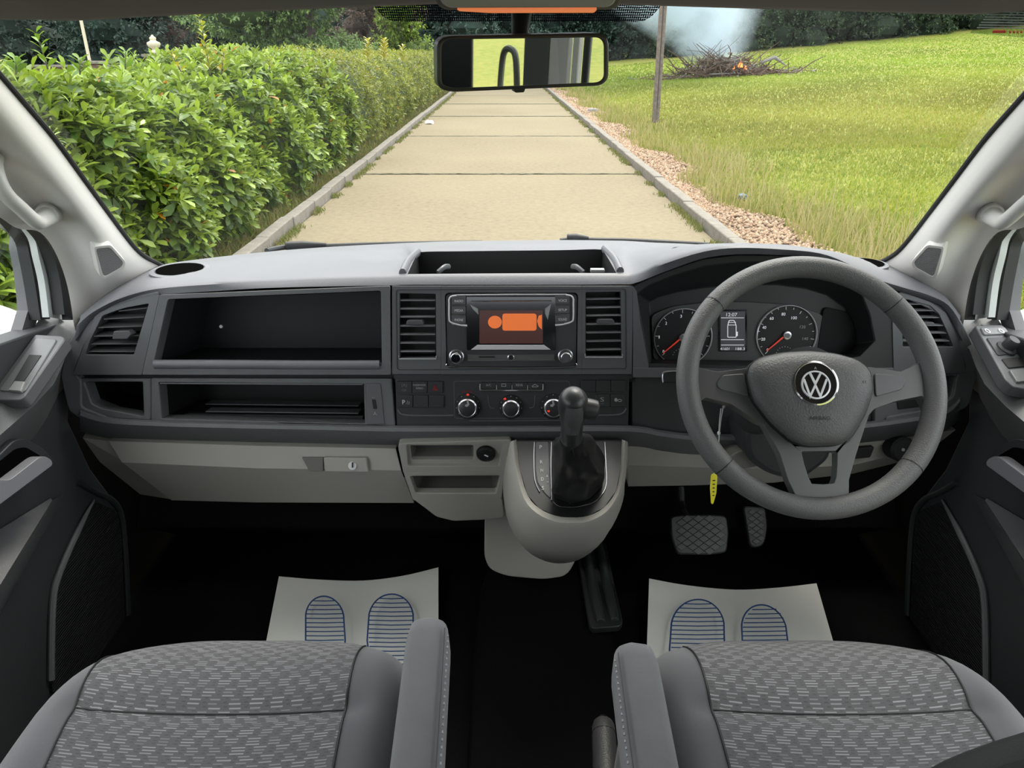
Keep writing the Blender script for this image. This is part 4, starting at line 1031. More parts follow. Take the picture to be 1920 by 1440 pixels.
LT = plane3(PY(600, 858, 1.197), PY(690, 858, 1.197), PY(640, 880, 1.193))
m = MB(); m.slab(LT, [(566, 858), (606, 858), (606, 884), (580, 884)], .0015, -.004); m.build('latch_recess', M['beige_shaded'], gb, bevel=.001)
m = MB(); m.slab(LT, rnd([(606, 858), (687, 859), (691, 886), (609, 885)], 3), .005, -.004); lt = m.build('latch', M['beige'], gb, bevel=.002)
c = LT.p(661, 873, .005); m = MB(); m.lathe(c, LT.n, [(.008, 0), (.0075, .003), (.005, .0035)], 20); m.build('lock_ring', M['white'], lt)
m = MB(); m.slab(LT, rect(659.5, 868, 662, 877), .0105, .005); m.build('key_slot', M['dark'], lt)

sb = thing('storage_unit', PY(855, 975, 1.25), 'warm-grey storage unit with two open trays left of the gear lever', 'storage')
SBP = plane3(PY(760, 830, 1.19), PY(960, 830, 1.19), PY(860, 930, 1.215))
panel('upper_tray_frame', [(745, 832), (960, 825), (948, 880), (756, 887)], [(762, 833), (942, 832), (936, 874), (765, 874)], M['beige'], sb, pl=SBP, h=.004, depth=.015, back=.06, bevel=.002, rout=[10, 8, 2, 2], rin=4, k=3)
m = MB(); m.slab(SBP, [(762, 833), (942, 832), (936, 874), (765, 874)], -.006, -.010)
panel('tray_insert', [(761, 832), (943, 831), (937, 875), (764, 875)], [(769, 835), (888, 835), (888, 862), (772, 862)], M['beige'], sb, pl=SBP, h=-.004, depth=.01, bevel=.001, rin=3, rout=2)
recess('upper_tray_well', [(769, 835), (888, 835), (888, 862), (772, 862)], M['beige_shaded'], sb, -.005, .06, pl=SBP, r=3, taper=.1)
c = SBP.p(911, 849, -.003); s1 = SBP.scale(911, 849)
m = MB(); m.lathe(c, SBP.n, [(s1 * 18, 0), (s1 * 17.5, .005), (s1 * 14, .006), (s1 * 13, .0)], 28); m.build('socket_ring', M['black'], sb)
m = MB(); m.lathe(c, SBP.n, [(s1 * 14.5, .004), (s1 * 14.5, .0068), (s1 * 12.8, .0068), (s1 * 12.5, .004)], 28); m.build('socket_rim', M['silver'], sb)
m = MB(); m.lathe(c, SBP.n, [(s1 * 12.8, .003), (s1 * 12.5, .0066)], 28); m.build('power_socket', M['black'], sb)
m = MB(); m.tube([SBP.p(908, 853, .006), SBP.p(915, 856, .006)], .0016, 6); m.build('socket_contact', M['silver'], sb)
panel('lower_tray_frame', [(756, 886), (947, 879), (941, 935), (774, 938)], [(769, 893), (938, 892), (930, 925), (780, 925)], M['beige'], sb, pl=SBP, h=.004, depth=.015, back=.06, bevel=.002, rout=2, rin=4)
recess('lower_tray_well', [(769, 893), (938, 892), (930, 925), (780, 925)], M['beige_shaded'], sb, -.005, .07, pl=SBP, r=5, taper=.12)
m = MB(); ch = [SBP.p(u, v, .004) for u, v in rnd([(774, 936), (941, 933), (946, 970), (905, 975), (850, 977), (818, 969), (800, 955)], 6)]
m.prism(ch, [q + Vector((0, .12, .02)) for q in ch]); m.build('tray_chin', M['beige'], sb, bevel=.004)

# right-hand knee panel
kp = thing('knee_panel', PY(1500, 900, 1.27), 'warm-grey knee panel under the steering column', 'panel')
m = MB(); a = [PY(1178, 830, 1.225), PY(1300, 838, 1.225), PY(1450, 845, 1.225), PY(1600, 832, 1.225), PY(1700, 818, 1.23), PY(1792, 806, 1.24)]
b = [PY(1178, 872, 1.23), PY(1300, 876, 1.22), PY(1450, 880, 1.22), PY(1600, 872, 1.22), PY(1690, 850, 1.235), PY(1755, 835, 1.25)]
c_ = [PY(1178, 912, 1.28), PY(1300, 910, 1.27), PY(1450, 905, 1.27), PY(1600, 888, 1.27), PY(1680, 868, 1.27), PY(1710, 855, 1.27)]
m.grid([[q + Vector((0, .05, 0)) for q in a], a, b, c_, [q + Vector((0, .15, 0)) for q in c_]]); m.build('panel_face', M['beige'], kp, angle=15)
KP = plane3(PY(1600, 840, 1.215), PY(1660, 835, 1.215), PY(1620, 870, 1.21))
m = MB(); m.slab(KP, rnd([(1590, 842), (1640, 838), (1632, 858), (1590, 862)], 3), .002, -.01); m.build('bonnet_pull', M['black'], kp, bevel=.001)
c = PY(1693, 843, 1.20); m = MB(); m.lathe(c, (0, -1, .3), [(.024, -.03), (.024, .002), (.02, .006)], 24); m.build('headlight_knob', M['black'], kp)
m = MB(); m.lathe(PY(1693, 843, 1.193), (0, -1, .3), [(.003, 0), (.0028, .002)], 10); m.build('knob_dot', M['greyprint'], kp)
m = MB(); cv = [PY(u, v, 1.12) for u, v in rnd([(1395, 800), (1560, 800), (1560, 860), (1500, 905), (1440, 890), (1400, 860)], 20)]
m.prism(cv, [q + Vector((0, .14, -.03)) for q in cv]); m.build('column_shroud', M['dark'], kp, bevel=.01, seg=3)
m = MB(); cv = [PY(u, v, 1.15) for u, v in rnd([(1385, 845), (1445, 845), (1440, 870), (1395, 880), (1350, 868)], 10)]
m.prism(cv, [q + Vector((0, .1, -.02)) for q in cv]); m.build('column_lower_cover', M['beige_shaded'], kp, bevel=.006)

# ------------------------------------------------------------------ steering wheel
WC = Vector((.4229, .9505, 1.2714)); WA = math.radians(36.06)
WP = Plane(WC, (0, -math.cos(WA), math.sin(WA)))
sw_ = thing('steering_wheel', WC, 'dark grey three-spoke steering wheel with a round chrome badge', 'steering wheel')
def wring(R, r, n=96, k=16, sx=1.0, a0=0, a1=360):
    m = MB(); rings = []
    full = a1 - a0 == 360
    cnt = n if full else n + 1
    for i in range(cnt):
        a = math.radians(a0 + (a1 - a0) * i / n); d = WP.ex * math.cos(a) + WP.ey * math.sin(a)
        rings.append([WC + d * (R + r * math.cos(b) * sx) + WP.n * (r * 1.15 * math.sin(b)) for b in [2 * math.pi * j / k for j in range(k)]])
    if full: rings.append(rings[0])
    m.loft(rings, True, not full, not full); return m
wring(.1745, .0155).build('rim', M['wheel'], sw_, angle=80)
for a in (42, 138, 222, 318):
    m = wring(.1745, .01575, 1, 20, 1.0, a - .35, a + .35) if False else MB()
    am = math.radians(a); d = WP.ex * math.cos(am) + WP.ey * math.sin(am); tdir = -WP.ex * math.sin(am) + WP.ey * math.cos(am)
    rr = [[WC + d * (.1745 + .0158 * math.cos(b)) + WP.n * (.0158 * 1.15 * math.sin(b)) + tdir * s * .0006 for b in [2 * math.pi * j / 20 for j in range(20)]] for s in (-1, 1)]
    m.loft(rr); m.build('rim_joint', M['rubber'], sw_)
def wp(name, poly, mat, parent, h, dep, r=3, bev=.004, seg=3, k=4):
    m = MB(); m.slab(WP, rnd(poly, r, k), h, h - dep); return m.build(name, mat, parent, bevel=bev, seg=seg)
spoke_m = pmat('spoke_plastic', (.10, .10, .102), .38)
wp('spoke', [(1405, 690), (1345, 697), (1312, 690), (1300, 668), (1294, 720), (1300, 765), (1322, 745), (1370, 757), (1420, 790), (1445, 800), (1440, 700)], spoke_m, sw_, .002, .02, 4, .005)
wp('spoke', [(1630, 688), (1690, 697), (1722, 682), (1738, 665), (1748, 720), (1742, 768), (1730, 742), (1680, 752), (1640, 766), (1610, 800), (1600, 700)], spoke_m, sw_, .002, .02, 4, .005)
wp('spoke_pocket', [(1355, 703), (1396, 700), (1400, 716), (1405, 744), (1350, 730), (1343, 720)], M['panel'], sw_, .0045, .004, 6, .0015)
wp('spoke_pocket', [(1640, 700), (1690, 703), (1700, 713), (1692, 730), (1642, 744), (1640, 716)], M['panel'], sw_, .0045, .004, 6, .0015)
# lower V spoke with its window
m = MB()
op = [(1432, 792), (1470, 835), (1500, 842), (1575, 842), (1612, 818), (1620, 800), (1598, 850), (1589, 900), (1590, 928), (1545, 938), (1500, 928), (1478, 880)]
lo_o = [(1418, 770), (1480, 828), (1537, 838), (1596, 826), (1632, 770), (1606, 850), (1592, 900), (1592, 934), (1545, 942), (1492, 930), (1478, 900), (1462, 850)]
lo_i = [(1503, 848), (1506, 846), (1537, 846), (1568, 846), (1570, 848), (1570, 870), (1568, 895), (1564, 906), (1545, 908), (1522, 907), (1516, 895), (1508, 870)]
fo, fi = WP.pts(lo_o, .001), WP.pts(lo_i, .001)
m.frame(fo, fi, WP.off(fo, -.018), WP.off(fi, -.018)); m.build('spoke', spoke_m, sw_, bevel=.004, seg=3)
hub_o = [(1410, 750), (1398, 705), (1404, 684), (1422, 670), (1467, 660), (1517, 657), (1567, 662), (1610, 674), (1634, 694), (1638, 735), (1624, 777), (1597, 822), (1572, 836), (1513, 838), (1482, 828), (1442, 792)]
wp('hub_shadow_gap', hub_o, M['black'], sw_, .010, .02, 12, .001)
hub = MB(); P0 = rnd(hub_o, 14)
c0 = Vector((1520, 742))
def shr(P, s): return [tuple(c0 + (Vector(q) - c0) * s) for q in P]
hub.loft([WP.pts(shr(P0, .985), .008), WP.pts(shr(P0, .985), .018), WP.pts(shr(P0, .965), .024), WP.pts(shr(P0, .90), .030), WP.pts(shr(P0, .7), .035), WP.pts(shr(P0, .35), .037), WP.pts(shr(P0, .05), .0375)])
pad_ = hub.build('airbag_cover', pmat('airbag_cover_grain', (.072, .073, .075), .5, bump=(420, .8, .001)), sw_, angle=70)
M['badge'] = pmat('polished_badge_silver', (.78, .78, .82), .3, metal=.25)
bc = (1528, 719); s1 = WP.scale(*bc, .036)
m = MB(); m.lathe(WP.p(*bc, .035), WP.n, [(s1 * 43, 0), (s1 * 42.5, .0035), (s1 * 40, .0045), (s1 * 38.5, .003)], 48); m.build('badge_ring', M['chrome'], pad_)
m = MB(); m.lathe(WP.p(*bc, .035), WP.n, [(s1 * 39, .0), (s1 * 38.6, .0034)], 48); m.build('badge_plate', M['gloss'], pad_)
bu, bv = 1529, 722
m = MB(); m.lathe(WP.p(bu, bv, .038), WP.n, [(s1 * 27.5, 0), (s1 * 27, .0028), (s1 * 24.5, .0030), (s1 * 24, .0006)], 40); m.build('emblem_ring', M['badge'], pad_)
m = MB(); m.lathe(WP.p(bu, bv, .038), WP.n, [(s1 * 24.4, 0), (s1 * 24.2, .0012)], 40); m.build('emblem_disc', M['gloss'], pad_)
def stroke(pts, w, name):
    L, Rr = [], []
    for i, p in enumerate(pts):
        a = Vector(pts[max(i - 1, 0)]); b = Vector(pts[min(i + 1, len(pts) - 1)]); p = Vector(p)
        if 0 < i < len(pts) - 1:
            t1 = (p - a).normalized(); t2 = (b - p).normalized(); n1 = Vector((-t1.y, t1.x)); n2 = Vector((-t2.y, t2.x)); nn_ = (n1 + n2); k = 1 / max(.42, nn_.length / 2 * nn_.length / 2 * 2 * .5 * 2 * .5) if False else 1
            nn_ = nn_.normalized(); sc = min(2.2, 1 / max(.3, nn_.dot(n1))); off = nn_ * w / 2 * sc
        else:
            t = (b - a).normalized(); off = Vector((-t.y, t.x)) * w / 2
        L.append(p + off); Rr.append(p - off)
    R0 = 25.0
    f = lambda q: WP.p(bu + q.x * R0, bv - q.y * R0, .0405)
    m = MB()
    for i in range(len(pts) - 1):
        fr = [f(L[i]), f(L[i + 1]), f(Rr[i + 1]), f(Rr[i])]
        m.prism(fr, WP.off(fr, -.0022))
    m.build(name, M['badge'], pad_)
stroke([(-.40, .90), (0, .10), (.40, .90)], .17, 'emblem_letter_v')
stroke([(-.86, .46), (-.38, -.84), (0, .0), (.38, -.84), (.86, .46)], .17, 'emblem_letter_w')
text('A', WP, 1529, 690, 5, 5, M['greyprint'], pad_, 'badge_mark', .0392)
text('AIRBAG', WP, 1537, 784, 7, 40, M['black'], pad_, 'airbag_lettering', .0372)
for u, v in ((1430, 716), (1621, 716)): text('((', WP, u, v, 5, 8, M['black'], pad_, 'horn_mark', .0325)
m = MB(); m.tube([WC - WP.n * .001, WC - WP.n * .24], [.055, .04], 20); m.build('wheel_boss', M['dark'], sw_)
# stalk
sk = thing('indicator_stalk', PY(1262, 708, 1.08), 'short dark stalk end with a pale edge left of the steering wheel rim', 'stalk')
SKP = Plane(PY(1262, 708, 1.08), (0, -.95, .3))
m = MB(); m.slab(SKP, rnd([(1243, 701), (1250, 697), (1275, 696), (1275, 718), (1244, 718)], 3), .008, -.008); m.build('stalk_tip', M['dark'], sk, bevel=.002)
m = MB(); m.tube(spline([SKP.p(u, v, .008) for u, v in ((1243, 717), (1243, 702), (1250, 697), (1272, 696))], 4), .001, 6); m.build('pale_edge', M['silver'], sk)
m = MB(); m.tube([PY(1270, 707, 1.085), PY(1400, 725, 1.12)], [.008, .012], 10); m.build('stalk_arm', M['dark'], sk)
# key tag
kt = thing('key_tag', PY(1340, 940, 1.10), 'yellow key tag hanging on a thin white string below the steering wheel', 'key tag')
m = MB(); m.tube(spline([PY(u, v, 1.10) for u, v in ((1356, 764), (1352, 785), (1349, 812), (1347, 840), (1344, 868), (1340, 890))], 5), .0009, 6); m.build('string', M['white'], kt)
m = MB(); m.tube(spline([PY(u, v, 1.10) for u, v in ((1352, 766), (1349, 790), (1348, 812))], 5), .0008, 6); m.build('string', M['white'], kt)
m = MB(); m.lathe(PY(1348, 812, 1.10), (0, 0, 1), [(.001, -.004), (.003, -.001), (.003, .001), (.001, .004)], 8); m.build('string_knot', M['white'], kt)
KT = Plane(PY(1338, 915, 1.10), (-.35, -.85, .3))
m = MB(); m.slab(KT, rnd([(1333, 890), (1341, 886), (1345, 893), (1343, 925), (1337, 946), (1333, 944), (1331, 915)], 3), .001, -.001); tg = m.build('tag_body', M['yellow'], kt, bevel=.0004)
for k in range(5):
    m = MB(); m.slab(KT, rect(1336, 900 + k * 7, 1341 - k * .4, 902 + k * 7), .0014, .0005); m.build('tag_writing', M['dark'], tg)
m = MB(); m.tube([PY(1362, 752, 1.1), PY(1357, 764, 1.1)], .003, 8); m.build('key_blade', M['silver'], kt)

# ------------------------------------------------------------------ gear console and lever
gc = thing('gear_console', PY(1050, 1085, 1.25), 'warm-grey rounded gear console bulging below the middle of the dashboard', 'console')
GP = plane3(PY(968, 825, 1.185), PY(1165, 825, 1.185), PY(1070, 969, 1.035))
Pl = [(968, 824), (971, 850), (975, 880), (989, 928), (1011, 953), (1042, 967), (1072, 970), (1103, 967), (1133, 951), (1155, 920), (1163, 880), (1165, 850), (1166, 824)]
R1 = [(957, 828), (958, 860), (963, 895), (977, 943), (1003, 972), (1038, 988), (1072, 991), (1107, 987), (1142, 967), (1165, 929), (1173, 890), (1176, 858), (1177, 828)]
R2 = [(946, 850, 1.215), (944, 885, 1.205), (944, 930, 1.19), (955, 985, 1.165), (985, 1030, 1.14), (1022, 1052, 1.12), (1060, 1056, 1.11), (1096, 1044, 1.12), (1132, 1012, 1.135), (1158, 960, 1.155), (1170, 915, 1.175), (1176, 875, 1.19), (1179, 840, 1.21)]
def spl3(pts): return spline(pts, 3)
q0 = spl3(GP.pts(Pl, -.001)); q1 = spl3(GP.pts(Pl, .002)); q1b = spl3(GP.pts([((a[0] + b[0]) / 2, (a[1] + b[1]) / 2) for a, b in zip(Pl, R1)], .006)); q2 = spl3(GP.pts(R1, -.004)); q3 = spl3([PY(*p) for p in R2])
qm = [a.lerp(b, .5) + (Vector((0, -.012, -.004)) if 6 < i < 30 else Vector()) for i, (a, b) in enumerate(zip(q2, q3))]
q4 = [Vector((XM + .067 + (q.x - XM - .067) * .86, q.y + .09, q.z - .015)) for q in q3]
m = MB(); m.grid([q0, q1, q1b, q2, qm, q3, q4]); m.build('console_body', M['beige'], gc, angle=75)
m = MB(); f = rnd([(944, 860), (940, 925), (909, 968), (908, 1044), (917, 1068), (950, 1081), (1019, 1087), (1062, 1081), (1078, 1056), (1095, 1000), (1150, 900), (1150, 860)], [3, 20, 12, 10, 14, 14, 14, 14, 14, 10, 5, 3])
fp = [PY(u, v, 1.285 - .00025 * (v - 950)) for u, v in f]; m.prism(fp, [q + Vector((0, .1, 0)) for q in fp]); m.build('console_foot', M['beige'], gc, bevel=.018, seg=4)
# black selector plate
m = MB(); f = [tuple(p) for p in Pl]; m.slab(GP, f, .0, -.01); pl_ = m.build('selector_plate', pmat('selector_gloss', (.010, .010, .011), .30, spec=.35), gc)
m = MB(); m.slab(GP, rnd([(1004, 828), (1029, 828), (1033, 935), (1022, 925), (1008, 905), (1004, 880)], 5), .002, -.004); m.build('selector_strip', pmat('selector_strip', (.05, .052, .055), .35), pl_, bevel=.0008)
for t, u, v in (('P', 1014, 838), ('R', 1015, 866), ('N', 1016, 882), ('D', 1017, 898), ('S', 1018, 915), ('+', 1026, 893), ('-', 1027, 904)):
    text(t, GP, u, v, 6.5 if t != '-' else 1, 4.5 if t not in '+-' else 3.4, M['white'], pl_, 'gear_letter', .003)
for pts in ([(1002, 829), (1001, 860), (1003, 900), (1012, 922)], [(1034, 829), (1033, 870), (1034, 938)], [(1134, 829), (1136, 870), (1137, 905), (1130, 925), (1112, 942), (1080, 950), (1050, 949), (1038, 941)]):
    m = MB(); m.tube(spline([GP.p(u, v, .002) for u, v in pts], 5), .0010, 6); m.build('glossy_edge', pmat('dark_chrome', (.25, .25, .27), .15, metal=1) if 'dark_chrome' not in bpy.data.materials else bpy.data.materials['dark_chrome'], pl_)
gl = thing('gear_lever', GP.p(1082, 900), 'black gear lever with leather boot and satin knob', 'gear lever')
base = rnd([(1038, 832), (1120, 830), (1134, 856), (1132, 912), (1105, 941), (1068, 945), (1037, 938), (1037, 880)], 10, 4)
baseP = GP.pts(base, .001); nb = len(baseP)
top_c = PY(1071, 822, 1.005); axis = (PY(1075, 755, .968) - top_c).normalized()
ax_x = Vector((1, 0, 0)); ax_y = axis.cross(ax_x).normalized()
cB = sum(baseP, Vector()) / nb
angs = [math.atan2((q - cB).dot(GP.ey), (q - cB).dot(GP.ex)) for q in baseP]
rings = []
for k in range(13):
    t = k / 12
    e = t ** 1.25
    ring = []
    for q, a in zip(baseP, angs):
        tp = top_c + (ax_x * math.cos(a) + Vector((0, .35, 1)).normalized() * math.sin(a) * .9) * .0175
        p = q.lerp(tp, e)
        bul = math.sin(math.pi * t) * .006
        wr = (.006 * math.sin(a * 3 + t * 8) + .0035 * math.sin(a * 6 - t * 13)) * math.sin(math.pi * t)
        d = (p - cB.lerp(top_c, e)).normalized()
        ring.append(p + d * (wr + bul * (1 - t)))
    rings.append(ring)
m = MB(); m.loft(rings); m.build('leather_boot', M['leather'], gl, sub=1)
m = MB(); m.tube(spline([GP.p(1068, 944, .006), cB.lerp(top_c, .45) + Vector((0, -.03, -.004)), top_c + Vector((0, -.016, -.006))], 6), .0008, 5); m.build('boot_seam', M['rubber'], gl)
kn = pmat('knob_satin', (.028, .028, .030), .36, bump=(600, .3, .0005))
L = (PY(1077, 742, .965) - top_c).length
prof = [(.0185, -.006), (.0185, .004), (.0185, L * .18), (.0183, L * .32), (.0188, L * .46), (.0215, L * .58), (.0245, L * .72), (.0245, L * .88), (.0215, L * 1.0), (.0145, L * 1.08), (.003, L * 1.11)]
rings = [[top_c + axis * h + (ax_x * math.cos(2 * math.pi * j / 24) * .93 + ax_y * math.sin(2 * math.pi * j / 24)) * r for j in range(24)] for r, h in prof]
m = MB(); m.loft(rings); m.build('knob', kn, gl, sub=1)
m = MB(); bc_ = top_c + axis * L * .86
m.tube([bc_ + Vector((.008, 0, -.006)), bc_ + Vector((.027, 0, -.010)), bc_ + Vector((.0345, 0, -.0115)), bc_ + Vector((.037, 0, -.012))], [.0155, .0155, .0145, .010], 16); m.build('release_button', kn, gl, bevel=.001)
# front inlay with its two seams
inl = []
for r, h in prof[3:9]:
    inl.append([top_c + axis * h + (ax_x * math.cos(a) * .93 + ax_y * math.sin(a)) * (r + .0005) for a in [math.radians(q) for q in (235, 247, 259, 270, 281, 293, 305)]])
m = MB(); m.grid(inl); 
o = m.build('knob_inlay', pmat('knob_inlay_grain', (.075, .075, .08), .55, bump=(500, .9, .0008)), gl)
# choose the side that faces the viewer
if (inl[2][3] - CAM).length > (top_c + axis * prof[5][1] - CAM).length:
    for v_ in o.data.vertices:
        w_ = Vector(v_.co); d_ = (w_ - top_c).dot(ax_y); v_.co = w_ - ax_y * 2 * d_
KTop = Plane(top_c + axis * (L * 1.0) - ax_y * 0, (axis * .75 + (CAM - top_c).normalized() * .65))
text('P-R-N-D-S', KTop, 1077, 736, 3, 20, M['dimprint'], gl, 'gate_print', .016)

# ------------------------------------------------------------------ pedals
def pedal(name, label, uv, poly, y, arm, arm_r):
    r = thing(name, PY(*uv, y), label, 'pedal')
    pp = Plane(PY(*uv, y), (0, -.78, .62))
    m = MB(); m.slab(pp, rnd(poly, 9), .0, -.014); pd = m.build('pedal_pad', pmat('pedal_rubber_' + name, (.030, .031, .032), .45), r, bevel=.003)
    us = [p[0] for p in poly]; vs = [p[1] for p in poly]
    m = MB(); st = 10.5 if name == 'brake_pedal' else 8.5
    def inside(u, v):
        c = False; n = len(poly)
        for i in range(n):
            (x1, y1), (x2, y2) = poly[i - 1], poly[i]
            if (y1 > v) != (y2 > v) and u < (x2 - x1) * (v - y1) / (y2 - y1) + x1: c = not c
        return c
    i = 0; vv = min(vs)
    while vv < max(vs):
        uu = min(us) + (st if i % 2 else 0)
        while uu < max(us):
            d = [(uu - st + 1, vv), (uu, vv - st * .72 + 1), (uu + st - 1, vv), (uu, vv + st * .72 - 1)]
            if all(inside(*q) for q in d):
                f = pp.pts(d, .003); b = pp.pts([(uu + (a - uu) * 1.08, vv + (c - vv) * 1.08) for a, c in d], .0)
                m.prism(f, b)
            uu += 2 * st
        vv += st * .72; i += 1
    m.build('tread', pmat('tread_rubber_' + name, (.04, .041, .043), .4), pd)
    m = MB(); m.tube(spline([PY(*q) for q in arm], 5), arm_r, 8); m.build('pedal_arm', M['dark'], r)
pedal('brake_pedal', 'wide rubber brake pedal with diamond tread below the steering wheel', (1312, 1000), [(1257, 968), (1285, 965), (1340, 965), (1363, 967), (1367, 1000), (1363, 1036), (1330, 1040), (1270, 1039), (1259, 1005)], 1.26, [(1277, 915, 1.40), (1279, 945, 1.36), (1284, 962, 1.30), (1300, 985, 1.275)], .007)
pedal('accelerator_pedal', 'narrow accelerator pedal with diamond tread right of the brake pedal', (1417, 990), [(1393, 948), (1436, 952), (1440, 990), (1434, 1020), (1420, 1028), (1406, 1024), (1400, 990)], 1.34, [(1400, 925, 1.45), (1405, 955, 1.40), (1415, 975, 1.36)], .008)

# ------------------------------------------------------------------ on the floor
hp = thing('heel_pad', PZ(1130, 1110, .64), 'ribbed black rubber pad on the floor tunnel beside the gear console', 'rubber pad')
ZT = Plane((0, 0, .645), (0, 0, 1), up=Vector((0, 1, 0)))
m = MB(); m.slab(ZT, rnd([(1080, 1030), (1135, 1015), (1168, 1165), (1162, 1174), (1112, 1178), (1105, 1172)], 5), .004, -.01); m.build('pad_base', pmat('pad_base_rubber', (.02, .022, .023), .45), hp, bevel=.002)
pr = pmat('rib_rubber', (.035, .038, .04), .38, bump=(300, 1, .001))
for a, b, w in (((1095, 1022), (1127, 1168), 11), ((1122, 1018), (1153, 1165), 10)):
    m = MB(); p0, p1 = ZT.p(*a, .003), ZT.p(*b, .003); m.tube([p0, p0.lerp(p1, .9), p1], [ZT.scale(*b) * w] * 2 + [ZT.scale(*b) * w * .8], 12); m.build('rib', pr, hp, bevel=.001)
def papermat(name, label, top, bot, prints, zb):
    r = thing('paper_floor_mat', PZ(*top[2], zb), label, 'floor mat')
    T = spline([PZ(u, v, zb + .02 * abs(i - 2) / 2) for i, (u, v) in enumerate(top)], 5)
    Bq = spline([PZ(u, v, zb) for u, v in bot], 5)
    m = MB(); m.grid([[a.lerp(b, t) for a, b in zip(T, Bq)] for t in (0, .25, .5, .75, 1)]); sh_ = m.build('paper_sheet', M['paper'], r, solid=-.0006)
    ZP = Plane((0, 0, zb + .0225), (0, 0, 1), up=Vector((0, 1, 0)))
    for (cu, cv, ru, rv, sl) in prints:
        m = MB(); P = [ZP.p(cu + ru * math.cos(a) + (sl * math.sin(a) * rv), cv + rv * math.sin(a)) for a in [math.radians(-170 + 160 * k / 20) for k in range(21)]]
        P += [ZP.p(cu + ru * 1.02 + sl * 30, cv + 40), ZP.p(cu + ru * .8 + sl * 60, cv + 110)]
        P = [ZP.p(cu - ru * .85 + sl * 60, cv + 110), ZP.p(cu - ru * 1.04 + sl * 30, cv + 40)] + P
        m.tube(P, .0016, 6); m.build('footprint_outline', M['blue'], sh_)
        k = 0; v = cv - rv + 8
        while v < cv + 105:
            x = ru * math.sqrt(max(0, 1 - ((v - cv) / rv) ** 2)) if v < cv else ru * (1.02 - max(0, v - cv - 40) * .003)
            m = MB(); m.tube([ZP.p(cu - x * .97, v + 3 * sl * 3), ZP.p(cu, v + .8), ZP.p(cu + x * .97, v)], .0011, 5); m.build('footprint_line', M['blue'], sh_)
            v += 8.2; k += 1
papermat('a', 'white paper mat with blue shoe prints in the left footwell', [(523, 1081), (598, 1087), (680, 1089), (755, 1080), (822, 1064)], [(480, 1300), (560, 1310), (660, 1312), (740, 1310), (822, 1300)], [(609, 1160, 36, 42, .05), (733, 1160, 42, 46, -.03)], .61)
papermat('b', 'white paper mat with blue shoe prints in the right footwell', [(1217, 1085), (1290, 1098), (1380, 1106), (1460, 1102), (1531, 1094)], [(1210, 1300), (1290, 1310), (1400, 1312), (1490, 1310), (1590, 1300)], [(1308, 1178, 50, 54, -.02), (1433, 1182, 42, 48, .12)], .61)
hb = thing('handbrake', PY(1136, 1440, .74), 'black handbrake lever between the seats', 'handbrake')
m = MB(); p0, p1 = PY(1131, 1357, .80), PY(1142, 1560, .62)
m.tube([p0, p0.lerp(p1, .03), p0.lerp(p1, .04), p0.lerp(p1, .14), p1], [.015, .0165, .0172, .0178, .0195], 16); m.build('handbrake_grip', pmat('grip_grain', (.035, .035, .037), .42, bump=(400, .6, .0008)), hb)
m = MB(); m.tube([p0.lerp(p1, .118), p0.lerp(p1, .124)], [.0181, .0181], 18); m.build('grip_groove', M['black'], hb)
m = MB(); m.tube([p0, PY(1130, 1346, .812), PY(1130, 1343, .814)], [.0075, .0075, .005], 12); m.build('release_button', M['gloss'], hb)
m = MB(); m.tube(spline([PY(1122, 1357, .803), PY(1122, 1348, .812), PY(1129, 1343, .816), PY(1139, 1347, .812), PY(1141, 1357, .803)], 4), .0018, 6); m.build('button_collar', M['silver'] if 0 else M['panel'], hb)

